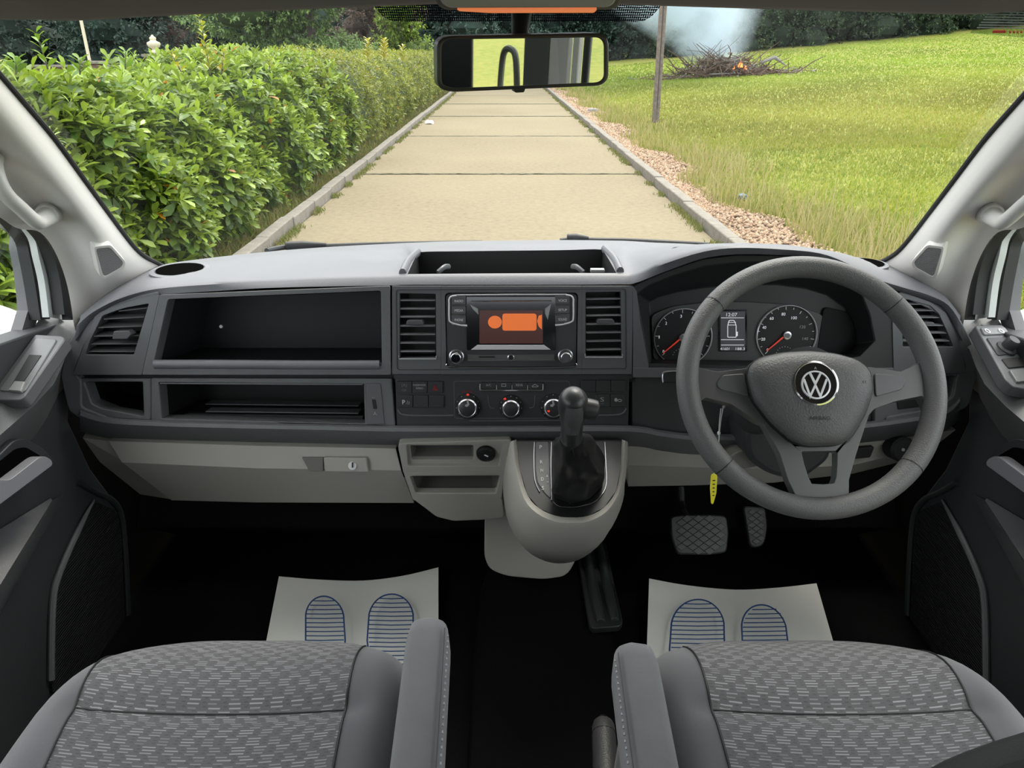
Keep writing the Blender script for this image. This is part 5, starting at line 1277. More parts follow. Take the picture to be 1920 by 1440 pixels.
# ------------------------------------------------------------------ seats
def seat(side, label, xc, hw, sl, sr, by, arm):
    r = thing('front_seat', (xc, .4, .62), label, 'seat')
    def pt(s, t):
        a = abs(s); sg = 1 if s >= 0 else -1
        yf = .742 - .085 * min(a, 1) ** 3.2
        if a <= 1:
            x = hw * s * (1 - .0 * t); dz = .018 * a ** 2 - .055 * max(0, (a - .72) / .28) ** 2.2
        else:
            x = hw * sg + .012 * sg * min(1, (a - 1) * 4); dz = -.037 - (a - 1) * .9
        if t <= 1:
            y = .20 + (yf - .20) * t; dzt = -.045 * max(0, (t - .80) / .20) ** 2.2
        else:
            y = yf + .006 * min(1, (t - 1) * 5); dzt = -.045 - (t - 1) * .9
        gy = y - (.586)
        fa = 1 if a < .66 else max(0, 1 - (a - .66) / .12)
        z = 1.04 + dz + dzt + fa * (-.006 * math.exp(-(gy / .014) ** 2) + .006 * math.exp(-((gy - .05) / .05) ** 2) + .004 * math.exp(-((gy + .05) / .05) ** 2)) + (1 - fa) * .004 * math.exp(-(gy / .12) ** 2)
        return Vector((xc + x, y, z))
    ts = [0, .2, .4, .5, .6, .65] + [.66 + .0125 * k for k in range(12)] + [.82, .85, .88, .91, .94, .97, 1.0, 1.03, 1.08, 1.2]
    def seam(t, p): return p[0] + (p[1] - p[0]) * min(t, 1)
    def patch(name, fa, fb, n, mat):
        m = MB(); m.grid([[pt(fa(t) + (fb(t) - fa(t)) * k / n, t) for k in range(n + 1)] for t in ts]); return m.build(name, mat, r, angle=85, solid=.004)
    patch('cushion_centre', lambda t: seam(t, sl), lambda t: seam(t, sr), 18, M['fabric'])
    patch('cushion_bolster', lambda t: -1.25, lambda t: seam(t, sl), 16, M['seatside'])
    patch('cushion_bolster', lambda t: seam(t, sr), lambda t: 1.25, 16, M['seatside'])
    for p in (sl, sr):
        m = MB(); m.tube([pt(seam(t, p), t) + Vector((0, 0, .0003)) for t in ts], .0014, 6); m.build('seam', M['rubber'], r)
    m = MB(); ks = [seam(.72, sl) + (seam(.72, sr) - seam(.72, sl)) * k / 20 for k in range(21)]
    m.tube([Vector((pt(s, .72).x, .586, pt(s, (.586 - .2) / (.742 - .085 * abs(s) ** 3.2 - .2)).z + .0004)) for s in ks], .0012, 6); m.build('cross_seam', M['rubber'], r)
    m = MB(); m.box((xc, .42, .76), (hw * 1.7, .50, .30)); m.build('seat_base', M['dark'], r, bevel=.01)
    # backrest
    m = MB(); sg = 1 if xc > 0 else -1; cx = xc
    ow = [(-.10, .98), (-.115, 1.24), (-.122, 1.295), (-.105, 1.337), (-.06, 1.382), (.0, 1.43), (.09, 1.45), (.15, 1.42), (.19, 1.34), (.20, .98)]
    ow = [(q[0] if sg > 0 else -q[0], q[1]) for q in ow]
    f = [Vector((cx + x, by - (z - 1.34) * .3, z)) for x, z in [tuple(q) for q in spline([(a, b, 0) for a, b in ow], 3) for q in [(q.x, q.y)]]]
    m.prism(f, [q + Vector((0, -.11, 0)) for q in f]); m.build('backrest', M['darkleather'], r, bevel=.02, seg=4)
    if sg > 0:
        m = MB(); pp = [(cx + x, z) for x, z in ow[2:8]]
        SS = spline([Vector((x + .010, by - (z - 1.34) * .3 + .002, z - .016)) for x, z in pp], 6)
        m.tube(SS, .0016, 6); m.build('backrest_stitching', M['stitch'], r)
    # armrest
    (fx, fy), (bx, by_), wdt, z0 = arm
    P = []
    m = MB(); rings = []
    d0 = Vector((fx, fy, z0)); d1 = Vector((bx, by_, z0)); L = (d1 - d0).length
    for k in range(19):
        t = k / 18; s = min(1, (t * L) / .04); ww = wdt * math.sqrt(max(0, 1 - (1 - s) ** 2)) if s < 1 else wdt
        ww = max(ww, .004); c = d0.lerp(d1, t); hh = .032 * (ww / wdt) ** .5
        ring = []
        for j in range(20):
            a = 2 * math.pi * j / 20; ca, sa = math.cos(a), math.sin(a)
            ring.append(c + Vector((ww * abs(ca) ** .55 * (1 if ca > 0 else -1), 0, hh * abs(sa) ** .65 * (1 if sa > 0 else -1) - .032)))
        rings.append(ring)
    m.loft(rings); ar = m.build('armrest', pmat('armrest_cloth', (.15, .15, .158), .85, bump=(1500, .5, .0005), var=(20, .06), sheen=.3, spec=.2) if 'armrest_cloth' not in bpy.data.materials else bpy.data.materials['armrest_cloth'], r, angle=70)
    so = 1 if xc < 0 else -1
    m = MB()
    pth = []
    for k in range(9, 90):
        t = k / 90; s = min(1, (t * L) / .04); ww = wdt * math.sqrt(max(0, 1 - (1 - s) ** 2)) if s < 1 else wdt
        c = d0.lerp(d1, t); pth.append(c + Vector((so * (ww * .93), 0, -.0025)))
    for k in range(2, len(pth) - 1, 2):
        m.tube([pth[k], pth[k + 1].lerp(pth[k], .3)], .0010, 5)
    m.build('armrest_stitching', M['stitch'], ar)
    m = MB(); m.tube([q + Vector((-so * .004, 0, .002)) for q in pth], .0007, 5); m.build('armrest_seam', M['dark'], ar)
    m = MB(); m.tube([d0 + Vector((-so * .004, -.27, -.03)), d0 + Vector((-so * .004, -.31, -.03)) ], .02, 10); m.build('armrest_pivot', M['dark'], ar)
    return r
seat('left', 'grey dashed-fabric passenger seat on the left with its armrest down', -.322, .222, (-.45, -.78), (.72, .60), .13, ((-.0975, .685), (-.083, .30), .0255, 1.105))
seat('right', 'grey dashed-fabric driver seat behind the steering wheel', .358, .222, (-.66, -.62), (.50, .70), .30, ((.140, .66), (.128, .30), .0265, 1.09))

# ------------------------------------------------------------------ rest of the cab behind the viewer (seen in the mirror and from beside)
def side_wall(name, mir, label):
    x0 = .90
    def bx(y0, y1, z0, z1, mat, nm, w=.05, x=x0):
        m = MB(); m.box((x + w / 2, (y0 + y1) / 2, (z0 + z1) / 2), (w, y1 - y0, z1 - z0)); return m
    m = MB(); m.box((x0 + .03, -1.36, .85), (.05, 2.08, .54)); m.box((x0 + .03, -1.4, 1.83), (.06, 2.2, .14))
    root = m.build(name, M['trim'], None, mirror=mir, bevel=.01); tag(root, label, kind='structure')
    grey = bpy.data.materials.get('rear_lining') or pmat('rear_lining', (.10, .11, .10), .6)
    for y0, y1, mat, nm in ((-2.5, -1.03, M['black'], 'rear_panel'), (-.60, -.42, grey, 'belt_pillar'), (-.42, -.295, M['trim'], 'door_pillar'), (-.28, -.235, M['trim'], 'door_pillar'), (-.295, -.28, M['rubber'], 'pillar_seal'), (-.235, -.20, M['rubber'], 'pillar_seal')):
        bx(y0, y1, 1.10, 1.80, mat, nm, w=.05 if y0 < -.5 and y0 > -.7 else .015, x=x0 + (.0 if mat is not M['rubber'] else .01)).build(nm, mat, root, bevel=.012, mirror=mir)
    mm = MB(); mm.tube(spline([Vector((x0 - .01, y, z)) for y, z in ((-.72, 1.0), (-.745, 1.25), (-.74, 1.36), (-.72, 1.425), (-.67, 1.44), (-.63, 1.41), (-.61, 1.25), (-.60, 1.0))], 5), .012, 8); mm.build('belt_loop', grey, root, mirror=mir)
    return root
side_wall('wall_right', False, 'right rear side wall of the cabin with door pillars and window gap')
side_wall('wall_left', True, 'left rear side wall of the cabin with door pillars and window gap')
wb = MB(); wb.box((XM, -2.5, 1.1), (1.8, .05, 1.0)); wb.box((XM, -2.5, 1.84), (1.8, .05, .16))  # unseen tailgate panel, built high so the glossy radio front reflects dark
for x in (-.86, .88): wb.box((x, -2.5, 1.5), (.16, .05, .6))
tag(wb.build('unseen_wall_back', M['dark']), 'unseen dark tailgate with its window opening behind the cabin, built high for the radio reflection', kind='structure')
rf = MB(); rf.box((XM, -1.6, .575), (1.78, 1.75, .05)); rf.build('rear_floor', M['carpet'], floor)

# ------------------------------------------------------------------ wipers and scuttle outside the glass
for uvs, lab in (([(500, 470, 1.66), (530, 464, 1.72), (575, 462, 1.76), (620, 461, 1.78), (760, 457, 1.80), (905, 455, 1.81)], 'black wiper arm lying along the bottom left of the windscreen'),
                 ([(1050, 451, 1.80), (1075, 449, 1.80), (1120, 450, 1.79), (1180, 451, 1.78), (1260, 455, 1.76), (1330, 459, 1.72)], 'black wiper arm lying along the bottom right of the windscreen')):
    w = thing('wiper', PY(*uvs[1]), lab, 'wiper')
    m = MB(); m.tube(spline([PY(*q) for q in uvs], 5), .006, 8); m.build('wiper_arm', M['rubber'], w)
    a, b = (PY(535, 461, 1.72), PY(612, 459, 1.76)) if uvs[0][0] < 900 else (PY(1063, 446, 1.79), PY(1104, 447, 1.79))
    m = MB(); m.tube([a, a.lerp(b, .4), b], [.010, .012, .005], 8, sx=.8); m.build('wiper_joint', M['rubber'], w, bevel=.002)
sc_ = MB()
bp = [(-.80, 1.46, 1.27), (-.5, 1.62, 1.262), (0, 1.73, 1.255), (.5, 1.62, 1.262), (.82, 1.46, 1.27)]
B0 = spline([Vector(q) for q in bp], 5)
sc_.grid([B0, [q + Vector((0, .10, -.012)) for q in B0], [q + Vector((0, .30, -.10)) for q in B0], [q + Vector((0, .34, -.30)) for q in B0]])
tag(sc_.build('scuttle_panel', M['rubber'], None, solid=.01), 'black scuttle panel below the windscreen', kind='structure')

# ------------------------------------------------------------------ outdoors
rng = np.random.default_rng(7)
def RX(y): return -.055 - .0112 * y           # road centre line
HWD = 2.15                                     # half width of the concrete
def terrain(x, y):
    x = np.asarray(x, float); y = np.asarray(y, float)
    s = np.clip(y / 60, 0, 1.6) ** 1.3
    k = np.clip(x - 2.9, 0, 60)
    z = s * (k * .085 + .35 * np.clip(k / 3, 0, 1))
    kl = np.clip(-x - 3.6, 0, 60)
    return z + s * .02 * kl

# ground sheets
def sheet(name, xs, ys, zf, mat, label, kind='structure'):
    m = MB(); X, Y = np.meshgrid(xs, ys); Z = zf(X, Y)
    m.grid([[Vector((X[i, j], Y[i, j], Z[i, j])) for j in range(len(xs))] for i in range(len(ys))])
    return tag(m.build(name, mat, None, angle=90), label, kind=kind)
sheet('field', np.concatenate([np.linspace(2.25, 12, 24), np.linspace(13, 90, 30)]), np.concatenate([np.linspace(-45, 14, 24), np.linspace(15, 120, 50)]), lambda x, y: terrain(x, y) - .02, M['field'], 'mown yellow-green field rising to the right')
sheet('verge', np.concatenate([np.linspace(-60, -6, 15), np.linspace(-5.6, -2.2, 8)]), np.linspace(-12, 120, 60), lambda x, y: terrain(x, y) - .03, M['verge'], 'rough ground left of the road')
road = MB(); road.box((RX(40), 40, -.10), (4.5, 110, .04), Matrix.Rotation(.0112, 3, 'Z'))
road = road.build('road', M['joint'], None); tag(road, 'pale concrete farm road made of cast slabs', kind='structure')
# slabs
y0 = 11.55 - 5.5 * 4; k = 0; smesh = None
while y0 < 90:
    m = MB(); g = .03
    ya, yb = y0 + g, y0 + 5.5 - g
    dz = rng.uniform(-.004, .004)
    P = [Vector((RX(ya) - HWD, ya, dz)), Vector((RX(ya) + HWD, ya, dz)), Vector((RX(yb) + HWD, yb, dz + rng.uniform(-.004, .004))), Vector((RX(yb) - HWD, yb, dz))]
    m.prism(P, [q - Vector((0, 0, .09)) for q in P]); m.build('concrete_slab', M['slab'], road, bevel=.012, seg=1)
    y0 += 5.5
for yj in (11.55, 17.05, 22.55, 28.05):
    xs = np.linspace(-HWD, HWD, 60); jit = rng.normal(0, .02, (2, 60)); wj = .035 + .003 * (yj - 11)
    m = MB(); m.grid([[Vector((RX(yj) + x_, yj + s_ * wj + jit[i_, k_], .0075 * (1 if s_ == 0 else .6) + .003)) for k_, x_ in enumerate(xs)] for i_, s_ in ((0, -1), (0, 0), (1, 1))])
    m.build('joint_filler', M['joint'], road)
# kerb stones
def kerb(side):
    sg = -1 if side == 'left' else 1
    root = thing('kerb', (RX(20) + sg * 2.28, 20, 0), None, None); root['kind'] = 'structure'; root['label'] = 'weathered concrete kerb along the %s edge of the road' % side
    y = -6.0; me = None
    while y < 75:
        L = .92
        m = MB(); m.box((0, 0, .035), (.125, L - .014, .15)); 
        if me is None:
            o = m.build('kerb_stone', M['kerb'], root, bevel=.012, seg=2); me = o
        else:
            o = me.copy(); COL.objects.link(o)
        o.location = (RX(y + L / 2) + sg * (HWD + .07) + rng.uniform(-.008, .008), y + L / 2, rng.uniform(-.008, .008))
        o.rotation_euler = (rng.uniform(-.006, .006), 0, .0112 + rng.uniform(-.006, .006))
        y += L
kerb('left'); kerb('right')

def fast_mesh(name, verts, faces, cols, mat, label=None, cat=None, kind=None, parent=None, group=None, smooth=False):
    """verts (N,3), faces (M,k) ints, cols per-vertex (N,3)"""
    me = bpy.data.meshes.new(name); N = len(verts); Mf, kk = faces.shape
    me.vertices.add(N); me.vertices.foreach_set('co', verts.astype(np.float32).ravel())
    me.loops.add(Mf * kk); me.loops.foreach_set('vertex_index', faces.astype(np.int32).ravel())
    me.polygons.add(Mf); me.polygons.foreach_set('loop_start', np.arange(0, Mf * kk, kk, dtype=np.int32))
    me.update(calc_edges=True)
    ca = me.color_attributes.new('Col', 'FLOAT_COLOR', 'POINT')
    ca.data.foreach_set('color', np.concatenate([cols, np.ones((N, 1))], 1).astype(np.float32).ravel())
    me.materials.append(mat)
    if smooth: me.polygons.foreach_set('use_smooth', [True] * Mf)
    o = bpy.data.objects.new(name, me); COL.objects.link(o); adopt(o, parent)
    return tag(o, label, cat, group, kind)

def blades(x, y, z, h, w, col, lean=.35, seed=0):
    """curved grass blades: 2 quads -> as 5 verts / 3 tris"""
    r = np.random.default_rng(seed); n = len(x)
    a = r.uniform(0, 2 * np.pi, n); dx, dy = np.cos(a), np.sin(a)
    la = r.uniform(0, 2 * np.pi, n); ll = h * lean * r.uniform(.2, 1, n)
    lx, ly = np.cos(la) * ll, np.sin(la) * ll
    b = np.stack([x, y, z], 1)
    def p(sx, t):
        return b + np.stack([dx * w * sx + lx * t * t, dy * w * sx + ly * t * t, h * t * (1 - .15 * t)], 1)
    V = np.stack([p(-.5, 0), p(.5, 0), p(-.35, .55), p(.35, .55), p(0, 1)], 1).reshape(-1, 3)
    base = (np.arange(n) * 5)[:, None]
    F = np.concatenate([base + np.array([[0, 1, 3]]), base + np.array([[0, 3, 2]]), base + np.array([[2, 3, 4]])], 0)
    C = np.repeat(col, 5, 0)
    return V, F, C
def mixcol(n, a, b, r, extra=.15):
    t = r.uniform(0, 1, (n, 1)) ; c = np.array(a) * (1 - t) + np.array(b) * t
    return np.clip(c * r.uniform(1 - extra, 1 + extra, (n, 1)), 0, 1)
def noise2(x, y, s):
    return np.sin(x * s + 1.3 * np.sin(y * s * .7 + .4)) * np.cos(y * s * .9 + 1.7 * np.sin(x * s * .5)) * .5 + .5

# field grass
Vs, Fs, Cs_, off = [], [], [], 0
def addb(V, F, C):
    global off
    Vs.append(V); Fs.append(F + off); Cs_.append(C); off += len(V)
r = rng
def scatter(n, y0, y1, x0f, x1f):
    # area-uniform in perspective-friendly falloff
    u = r.uniform(0, 1, n); y = y0 * (y1 / y0) ** u
    x = x0f(y) + (x1f(y) - x0f(y)) * r.uniform(0, 1, n); return x, y
gx = lambda y: RX(y) + HWD + .14 + .55 + .25 * np.sin(y * 1.1) + .1 * np.sin(y * 3.3)      # outer edge of the gravel
x, y = scatter(90000, 4.5, 16, lambda y: gx(y), lambda y: .9 * y + 1.5)
hh = r.uniform(.035, .10, len(x)); p = noise2(x, y, .9) * .6 + noise2(x, y, 3.1) * .4
c = mixcol(len(x), (0.149, 0.223, 0.019), (0.310, 0.310, 0.056), r) * (.72 + .5 * p[:, None])
addb(*blades(x, y, terrain(x, y) - .03, hh, .011 + y * .0007, c, .6, 1))
x, y = scatter(95000, 14, 60, lambda y: gx(y), lambda y: .62 * y + 5)
hh = r.uniform(.05, .12, len(x)); p = noise2(x, y, .45)
far = np.clip((y - 26) / 15, 0, 1)[:, None]
c = mixcol(len(x), (0.186, 0.223, 0.025), (0.310, 0.285, 0.074), r) * (1 - far) + mixcol(len(x), (0.161, 0.260, 0.019), (0.236, 0.310, 0.031), r) * far
addb(*blades(x, y, terrain(x, y) - .03, hh, .015 + y * .0010, c * (.75 + .45 * p[:, None]), .5, 2))
# tall seeding grass fringe beside the gravel
x, y = scatter(9000, 4.8, 40, lambda y: gx(y) - .05, lambda y: gx(y) + .9 + y * .03)
keep = r.uniform(0, 1, len(x)) < np.exp(-((x - gx(y)) / .8) ** 2) + .05; x, y = x[keep], y[keep]
c = mixcol(len(x), (0.198, 0.223, 0.043), (0.384, 0.310, 0.136), r)
addb(*blades(x, y, terrain(x, y) - .02, r.uniform(.10, .33, len(x)), .006 + y * .0008, c, .5, 3))
fringe_n = 420
x, y = scatter(fringe_n, 5.2, 14, lambda y: gx(y) + .0, lambda y: gx(y) + 1.1)
c = mixcol(len(x), (0.310, 0.260, 0.112), (0.384, 0.322, 0.174), r)
addb(*blades(x, y, terrain(x, y) - .02, r.uniform(.35, .62, len(x)), .007, c, .45, 4))
fast_mesh('field_grass', np.concatenate(Vs), np.concatenate(Fs), np.concatenate(Cs_), M['grass'], 'yellow-green grass of the field with dry seeding stems along the gravel', 'grass', 'stuff')
# left verge grass and joint weeds
Vs, Fs, Cs_, off = [], [], [], 0
x, y = scatter(26000, 4.0, 45, lambda y: RX(y) - HWD - .15 - .75, lambda y: RX(y) - HWD - .12)
c = mixcol(len(x), (0.081, 0.136, 0.019), (0.260, 0.211, 0.074), r); addb(*blades(x, y, 0 * x - .02, r.uniform(.06, .26, len(x)) * (1 - .5 * (x - (RX(y) - HWD - .9)) / .8), .008 + y * .0008, c, .6, 5))
fast_mesh('verge_grass', np.concatenate(Vs), np.concatenate(Fs), np.concatenate(Cs_), M['grass'], 'mixed green and dry grass between the hedge and the left kerb', 'grass', 'stuff')
Vs, Fs, Cs_, off = [], [], [], 0
for sg in (-1, 1):
    u = r.uniform(0, 1, 5200); y = 5 * (40 / 5) ** u; clump = noise2(y * 2.2, y * .5 + sg, 1.7) > .42; y = y[clump]
    x = RX(y) + sg * (HWD - .01 - np.abs(r.normal(0, .045, len(y))))
    c = mixcol(len(x), (0.087, 0.136, 0.019), (0.223, 0.198, 0.062), r); addb(*blades(x, y, 0 * x, r.uniform(.02, .075, len(x)), .008 + y * .0005, c, .9, 6 + sg))
for yj in (11.55, 17.05, 22.55):
    n = 260; x = RX(yj) + r.uniform(-HWD, HWD, n); x = x[noise2(x, x * 0 + yj, 2.3) > .5]; n = len(x)
    c = mixcol(n, (0.074, 0.105, 0.019), (0.155, 0.136, 0.050), r); addb(*blades(x, yj + r.normal(0, .012, n), 0 * x - .01, r.uniform(.01, .03, n), .008, c, .9, 9))
fast_mesh('kerbside_weeds', np.concatenate(Vs), np.concatenate(Fs), np.concatenate(Cs_), M['grass'], 'small weeds growing in the kerb edge and slab joints', 'weeds', 'stuff')

# gravel strip
sheet('gravel_bed', np.linspace(2.1, 3.6, 8), np.linspace(-8, 60, 40), lambda x, y: x * 0 + .005 + terrain(x, y) + np.where(x > gx(y), -.03, 0) , M['gravelbed'], 'stony strip right of the kerb')
n = 15000; u = r.uniform(0, 1, n); y = 4.5 * (45 / 4.5) ** u
w = gx(y) + .1 - (RX(y) + HWD + .14); x = RX(y) + HWD + .14 + w * r.uniform(0, 1, n) ** 1.1
sz = r.uniform(.010, .028, n) * (1 + y * .03)
base = np.array([[1, 0, 0], [0, 1, 0], [-1, 0, 0], [0, -1, 0], [0, 0, .8], [0, 0, -.4]])
V = base[None] * sz[:, None, None] * r.uniform(.6, 1.3, (n, 1, 3)); a = r.uniform(0, 6.28, n)
Rm = np.zeros((n, 3, 3)); Rm[:, 0, 0] = np.cos(a); Rm[:, 0, 1] = -np.sin(a); Rm[:, 1, 0] = np.sin(a); Rm[:, 1, 1] = np.cos(a); Rm[:, 2, 2] = 1
V = np.einsum('nij,nkj->nki', Rm, V) + np.stack([x, y, terrain(x, y) + .012], 1)[:, None]
F8 = np.array([[0, 1, 4], [1, 2, 4], [2, 3, 4], [3, 0, 4], [1, 0, 5], [2, 1, 5], [3, 2, 5], [0, 3, 5]])
F = (np.arange(n) * 6)[:, None, None] + F8[None]
C = mixcol(n, (0.20, 0.120, 0.07), (0.34, 0.25, 0.17), r, .25)
fast_mesh('gravel', V.reshape(-1, 3), F.reshape(-1, 3), np.repeat(C, 6, 0), M['stone'], 'loose pinkish gravel between the kerb and the field', 'gravel', 'stuff')

# ------------------------------------------------------------------ laurel hedge
def leafgeo():
    # one laurel leaf along +Y, unit length, folded along the midrib
    prof = [(0, .02), (.2, .09), (.5, .19), (.78, .21), (1, .02)]
    V = []
    for t, w in prof:
        zc = -.18 * t * t
        V += [(-w, t, zc + w * .35), (0, t, zc), (w, t, zc + w * .35)]
    F = []
    for k in range(4):
        F += [[3 * k, 3 * k + 1, 3 * k + 4, 3 * k + 3], [3 * k + 1, 3 * k + 2, 3 * k + 5, 3 * k + 4]]
    return np.array(V), np.array(F)
LV, LF = leafgeo()
LVs = np.array([(0, 0, 0), (-.17, .45, .03), (0, .5, -.04), (.17, .45, .03), (0, 1, -.15)]); LFs = np.array([[0, 2, 1], [0, 3, 2], [1, 2, 4], [2, 3, 4]])
def basis(d, roll):
    d = d / np.linalg.norm(d, axis=1, keepdims=True)
    up = np.array([0, 0, 1.0]) + 0 * d; x = np.cross(d, up); x /= np.maximum(np.linalg.norm(x, axis=1, keepdims=True), 1e-6); z = np.cross(x, d)
    c, s = np.cos(roll)[:, None], np.sin(roll)[:, None]
    return x * c + z * s, d, z * c - x * s
def shoots(P, D, size, nl, col_in, col_out, r, simple=False, yellow=0.0):
    """rosettes: P positions, D outward directions, nl leaves each. Returns leaf arrays: pos, bx, by, bz, len, col"""
    n = len(P); P = np.repeat(P, nl, 0); D0 = np.repeat(D, nl, 0); S = np.repeat(size, nl)
    k = np.tile(np.arange(nl), n); a = k * 2.4 + np.repeat(r.uniform(0, 6.28, n), nl)
    t = k / nl
    up = np.array([0.31, 0.12, 1.0]); X = np.cross(D0, up); X /= np.linalg.norm(X, axis=1, keepdims=True); Y = np.cross(X, D0)
    side = X * np.cos(a)[:, None] + Y * np.sin(a)[:, None]
    op = (1.15 - .85 * t)[:, None]
    d = D0 * (1.1 - op * .75) + side * op + r.normal(0, .12, P.shape) - np.array([0, 0, .12]) * (1 - t)[:, None]
    pos = P + D0 * (S * t * .75)[:, None]
    L = S * (1 - .35 * t) * r.uniform(.8, 1.15, len(S))
    bx, by, bz = basis(d, r.normal(0, .35, len(S)))
    tint = np.repeat(r.uniform(0, 1, n), nl)[:, None]
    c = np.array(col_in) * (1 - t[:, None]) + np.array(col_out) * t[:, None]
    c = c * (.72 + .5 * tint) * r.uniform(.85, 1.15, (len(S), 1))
    if yellow:
        yl = r.uniform(0, 1, len(S)) < yellow; c[yl] = np.array([.40, .17, .015]) * r.uniform(.8, 1.3, (yl.sum(), 1))
    return pos, bx, by, bz, L, np.clip(c, 0, 1)
def to_mesh(leaves, V0, F0):
    pos, bx, by, bz, L, c = leaves; n = len(pos); k = len(V0)
    V = pos[:, None] + (V0[None, :, 0, None] * bx[:, None] + V0[None, :, 1, None] * by[:, None] + V0[None, :, 2, None] * bz[:, None]) * L[:, None, None]
    F = (np.arange(n) * k)[:, None, None] + F0[None]
    return V.reshape(-1, 3), F.reshape(-1, F0.shape[1]), np.repeat(c, k, 0)

HX = lambda y: RX(y) - HWD - .55                 # foot of the hedge face
def hedge_top(y): return 1.49 - .17 * np.exp(-((y - 6.8) / 2.4) ** 2) + .06 * np.sin(y * 1.3) + .05 * np.sin(y * .47 + 1)
def hedge_pts(n, y0, y1, r):
    u = r.uniform(0, 1, n); y = y0 * (y1 / y0) ** u if y0 > 0 else r.uniform(y0, y1, n)
    s = r.uniform(0, 1.9, n)                      # 0..1 face, 1..1.9 over the top
    top = hedge_top(y); bulge = .14 * np.sin(y * 2.1) * np.sin(s * 3) + .10 * np.sin(y * 5.3 + s * 4)
    x = np.where(s < 1, HX(y) - .05 - .30 * s ** 2 + bulge + .14 * np.sin(s * 3.1), HX(y) - .35 - (s - 1) * 1.7)
    z = np.where(s < 1, .08 + (top - .12) * s, top + .05 * np.sin(s * 9 + y * 3))
    D = np.stack([np.where(s < 1, .9 - .5 * s, .15), r.normal(0, .3, n) - .25, np.where(s < 1, .25 + .65 * s, .95)], 1)
    P = np.stack([x, y, z], 1) + r.normal(0, .05, (n, 3))
    D += r.normal(0, .22, (n, 3)); D /= np.linalg.norm(D, axis=1, keepdims=True)
    return P, D
hedge_root = thing('hedge', (HX(10) - .8, 10, 0), 'glossy laurel hedge with yellow-green shoots along the left of the road', 'hedge')
core = MB(); ys = list(np.linspace(-3, 48, 60)); rows = []
for s in np.linspace(0, 1, 7):
    rows.append([Vector((float(HX(y) - .30 - .30 * s ** 2 + .08 * math.sin(y * 2.1)), y, float(hedge_top(y) - .22) * s)) for y in ys])
rows.append([Vector((float(HX(y) - 2.0), y, float(hedge_top(y) - .22))) for y in ys]); rows.append([Vector((float(HX(y) - 2.1), y, 0)) for y in ys])
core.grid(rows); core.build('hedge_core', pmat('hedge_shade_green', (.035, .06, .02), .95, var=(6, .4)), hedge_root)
r = np.random.default_rng(11)
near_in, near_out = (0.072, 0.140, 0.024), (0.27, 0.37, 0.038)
A_ = []
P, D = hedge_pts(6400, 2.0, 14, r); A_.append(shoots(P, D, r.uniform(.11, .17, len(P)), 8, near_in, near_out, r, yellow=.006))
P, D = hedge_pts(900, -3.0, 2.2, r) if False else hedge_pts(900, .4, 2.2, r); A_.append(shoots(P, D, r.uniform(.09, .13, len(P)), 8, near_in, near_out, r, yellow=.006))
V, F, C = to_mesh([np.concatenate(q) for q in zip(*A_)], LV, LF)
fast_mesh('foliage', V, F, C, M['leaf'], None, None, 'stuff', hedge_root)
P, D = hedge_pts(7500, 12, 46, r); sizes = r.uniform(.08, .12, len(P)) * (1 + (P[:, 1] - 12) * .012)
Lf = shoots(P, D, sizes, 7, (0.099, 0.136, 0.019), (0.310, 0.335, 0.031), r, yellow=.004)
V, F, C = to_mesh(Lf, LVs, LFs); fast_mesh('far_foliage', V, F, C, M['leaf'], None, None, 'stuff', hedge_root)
# individually modelled nearest leaves
lm = {}
leafm = [pmat('laurel_leaf_%d' % i, c, .38) for i, c in enumerate([(0.099, 0.186, 0.019), (0.167, 0.260, 0.031), (0.223, 0.310, 0.037), (0.062, 0.124, 0.025)])]
def leaf_mesh(i):
    me = bpy.data.meshes.new('leaf'); me.from_pydata([tuple(v) for v in LV], [], [tuple(int(k) for k in f) for f in LF]); me.materials.append(leafm[i]); me.polygons.foreach_set('use_smooth', [True] * len(me.polygons)); return me
lms = [leaf_mesh(i) for i in range(4)]
P, D = hedge_pts(3000, 2.8, 7.0, r)
P = P[P[:, 2] > .35][:37]; D = D[:len(P)]
lv = shoots(P + D[:len(P)] * .10, D[:len(P)], r.uniform(.11, .15, len(P)), 8, near_in, near_out, r)
for i in range(min(296, len(lv[0]))):
    o = bpy.data.objects.new('leaf', lms[[0, 1, 1, 2, 2, 1, 0, 3][i % 8] if i % 8 < 6 else 2]); COL.objects.link(o)
    Mx = Matrix([[*q] for q in np.stack([lv[1][i], lv[2][i], lv[3][i]], 1)]).to_4x4()
    o.matrix_world = Matrix.Translation(Vector(lv[0][i])) @ Mx @ Matrix.Scale(float(lv[4][i]), 4)
    mw = o.matrix_world.copy(); o.parent = hedge_root; o.matrix_parent_inverse = Matrix.Translation(-Vector(hedge_root.location)); o.matrix_basis = mw
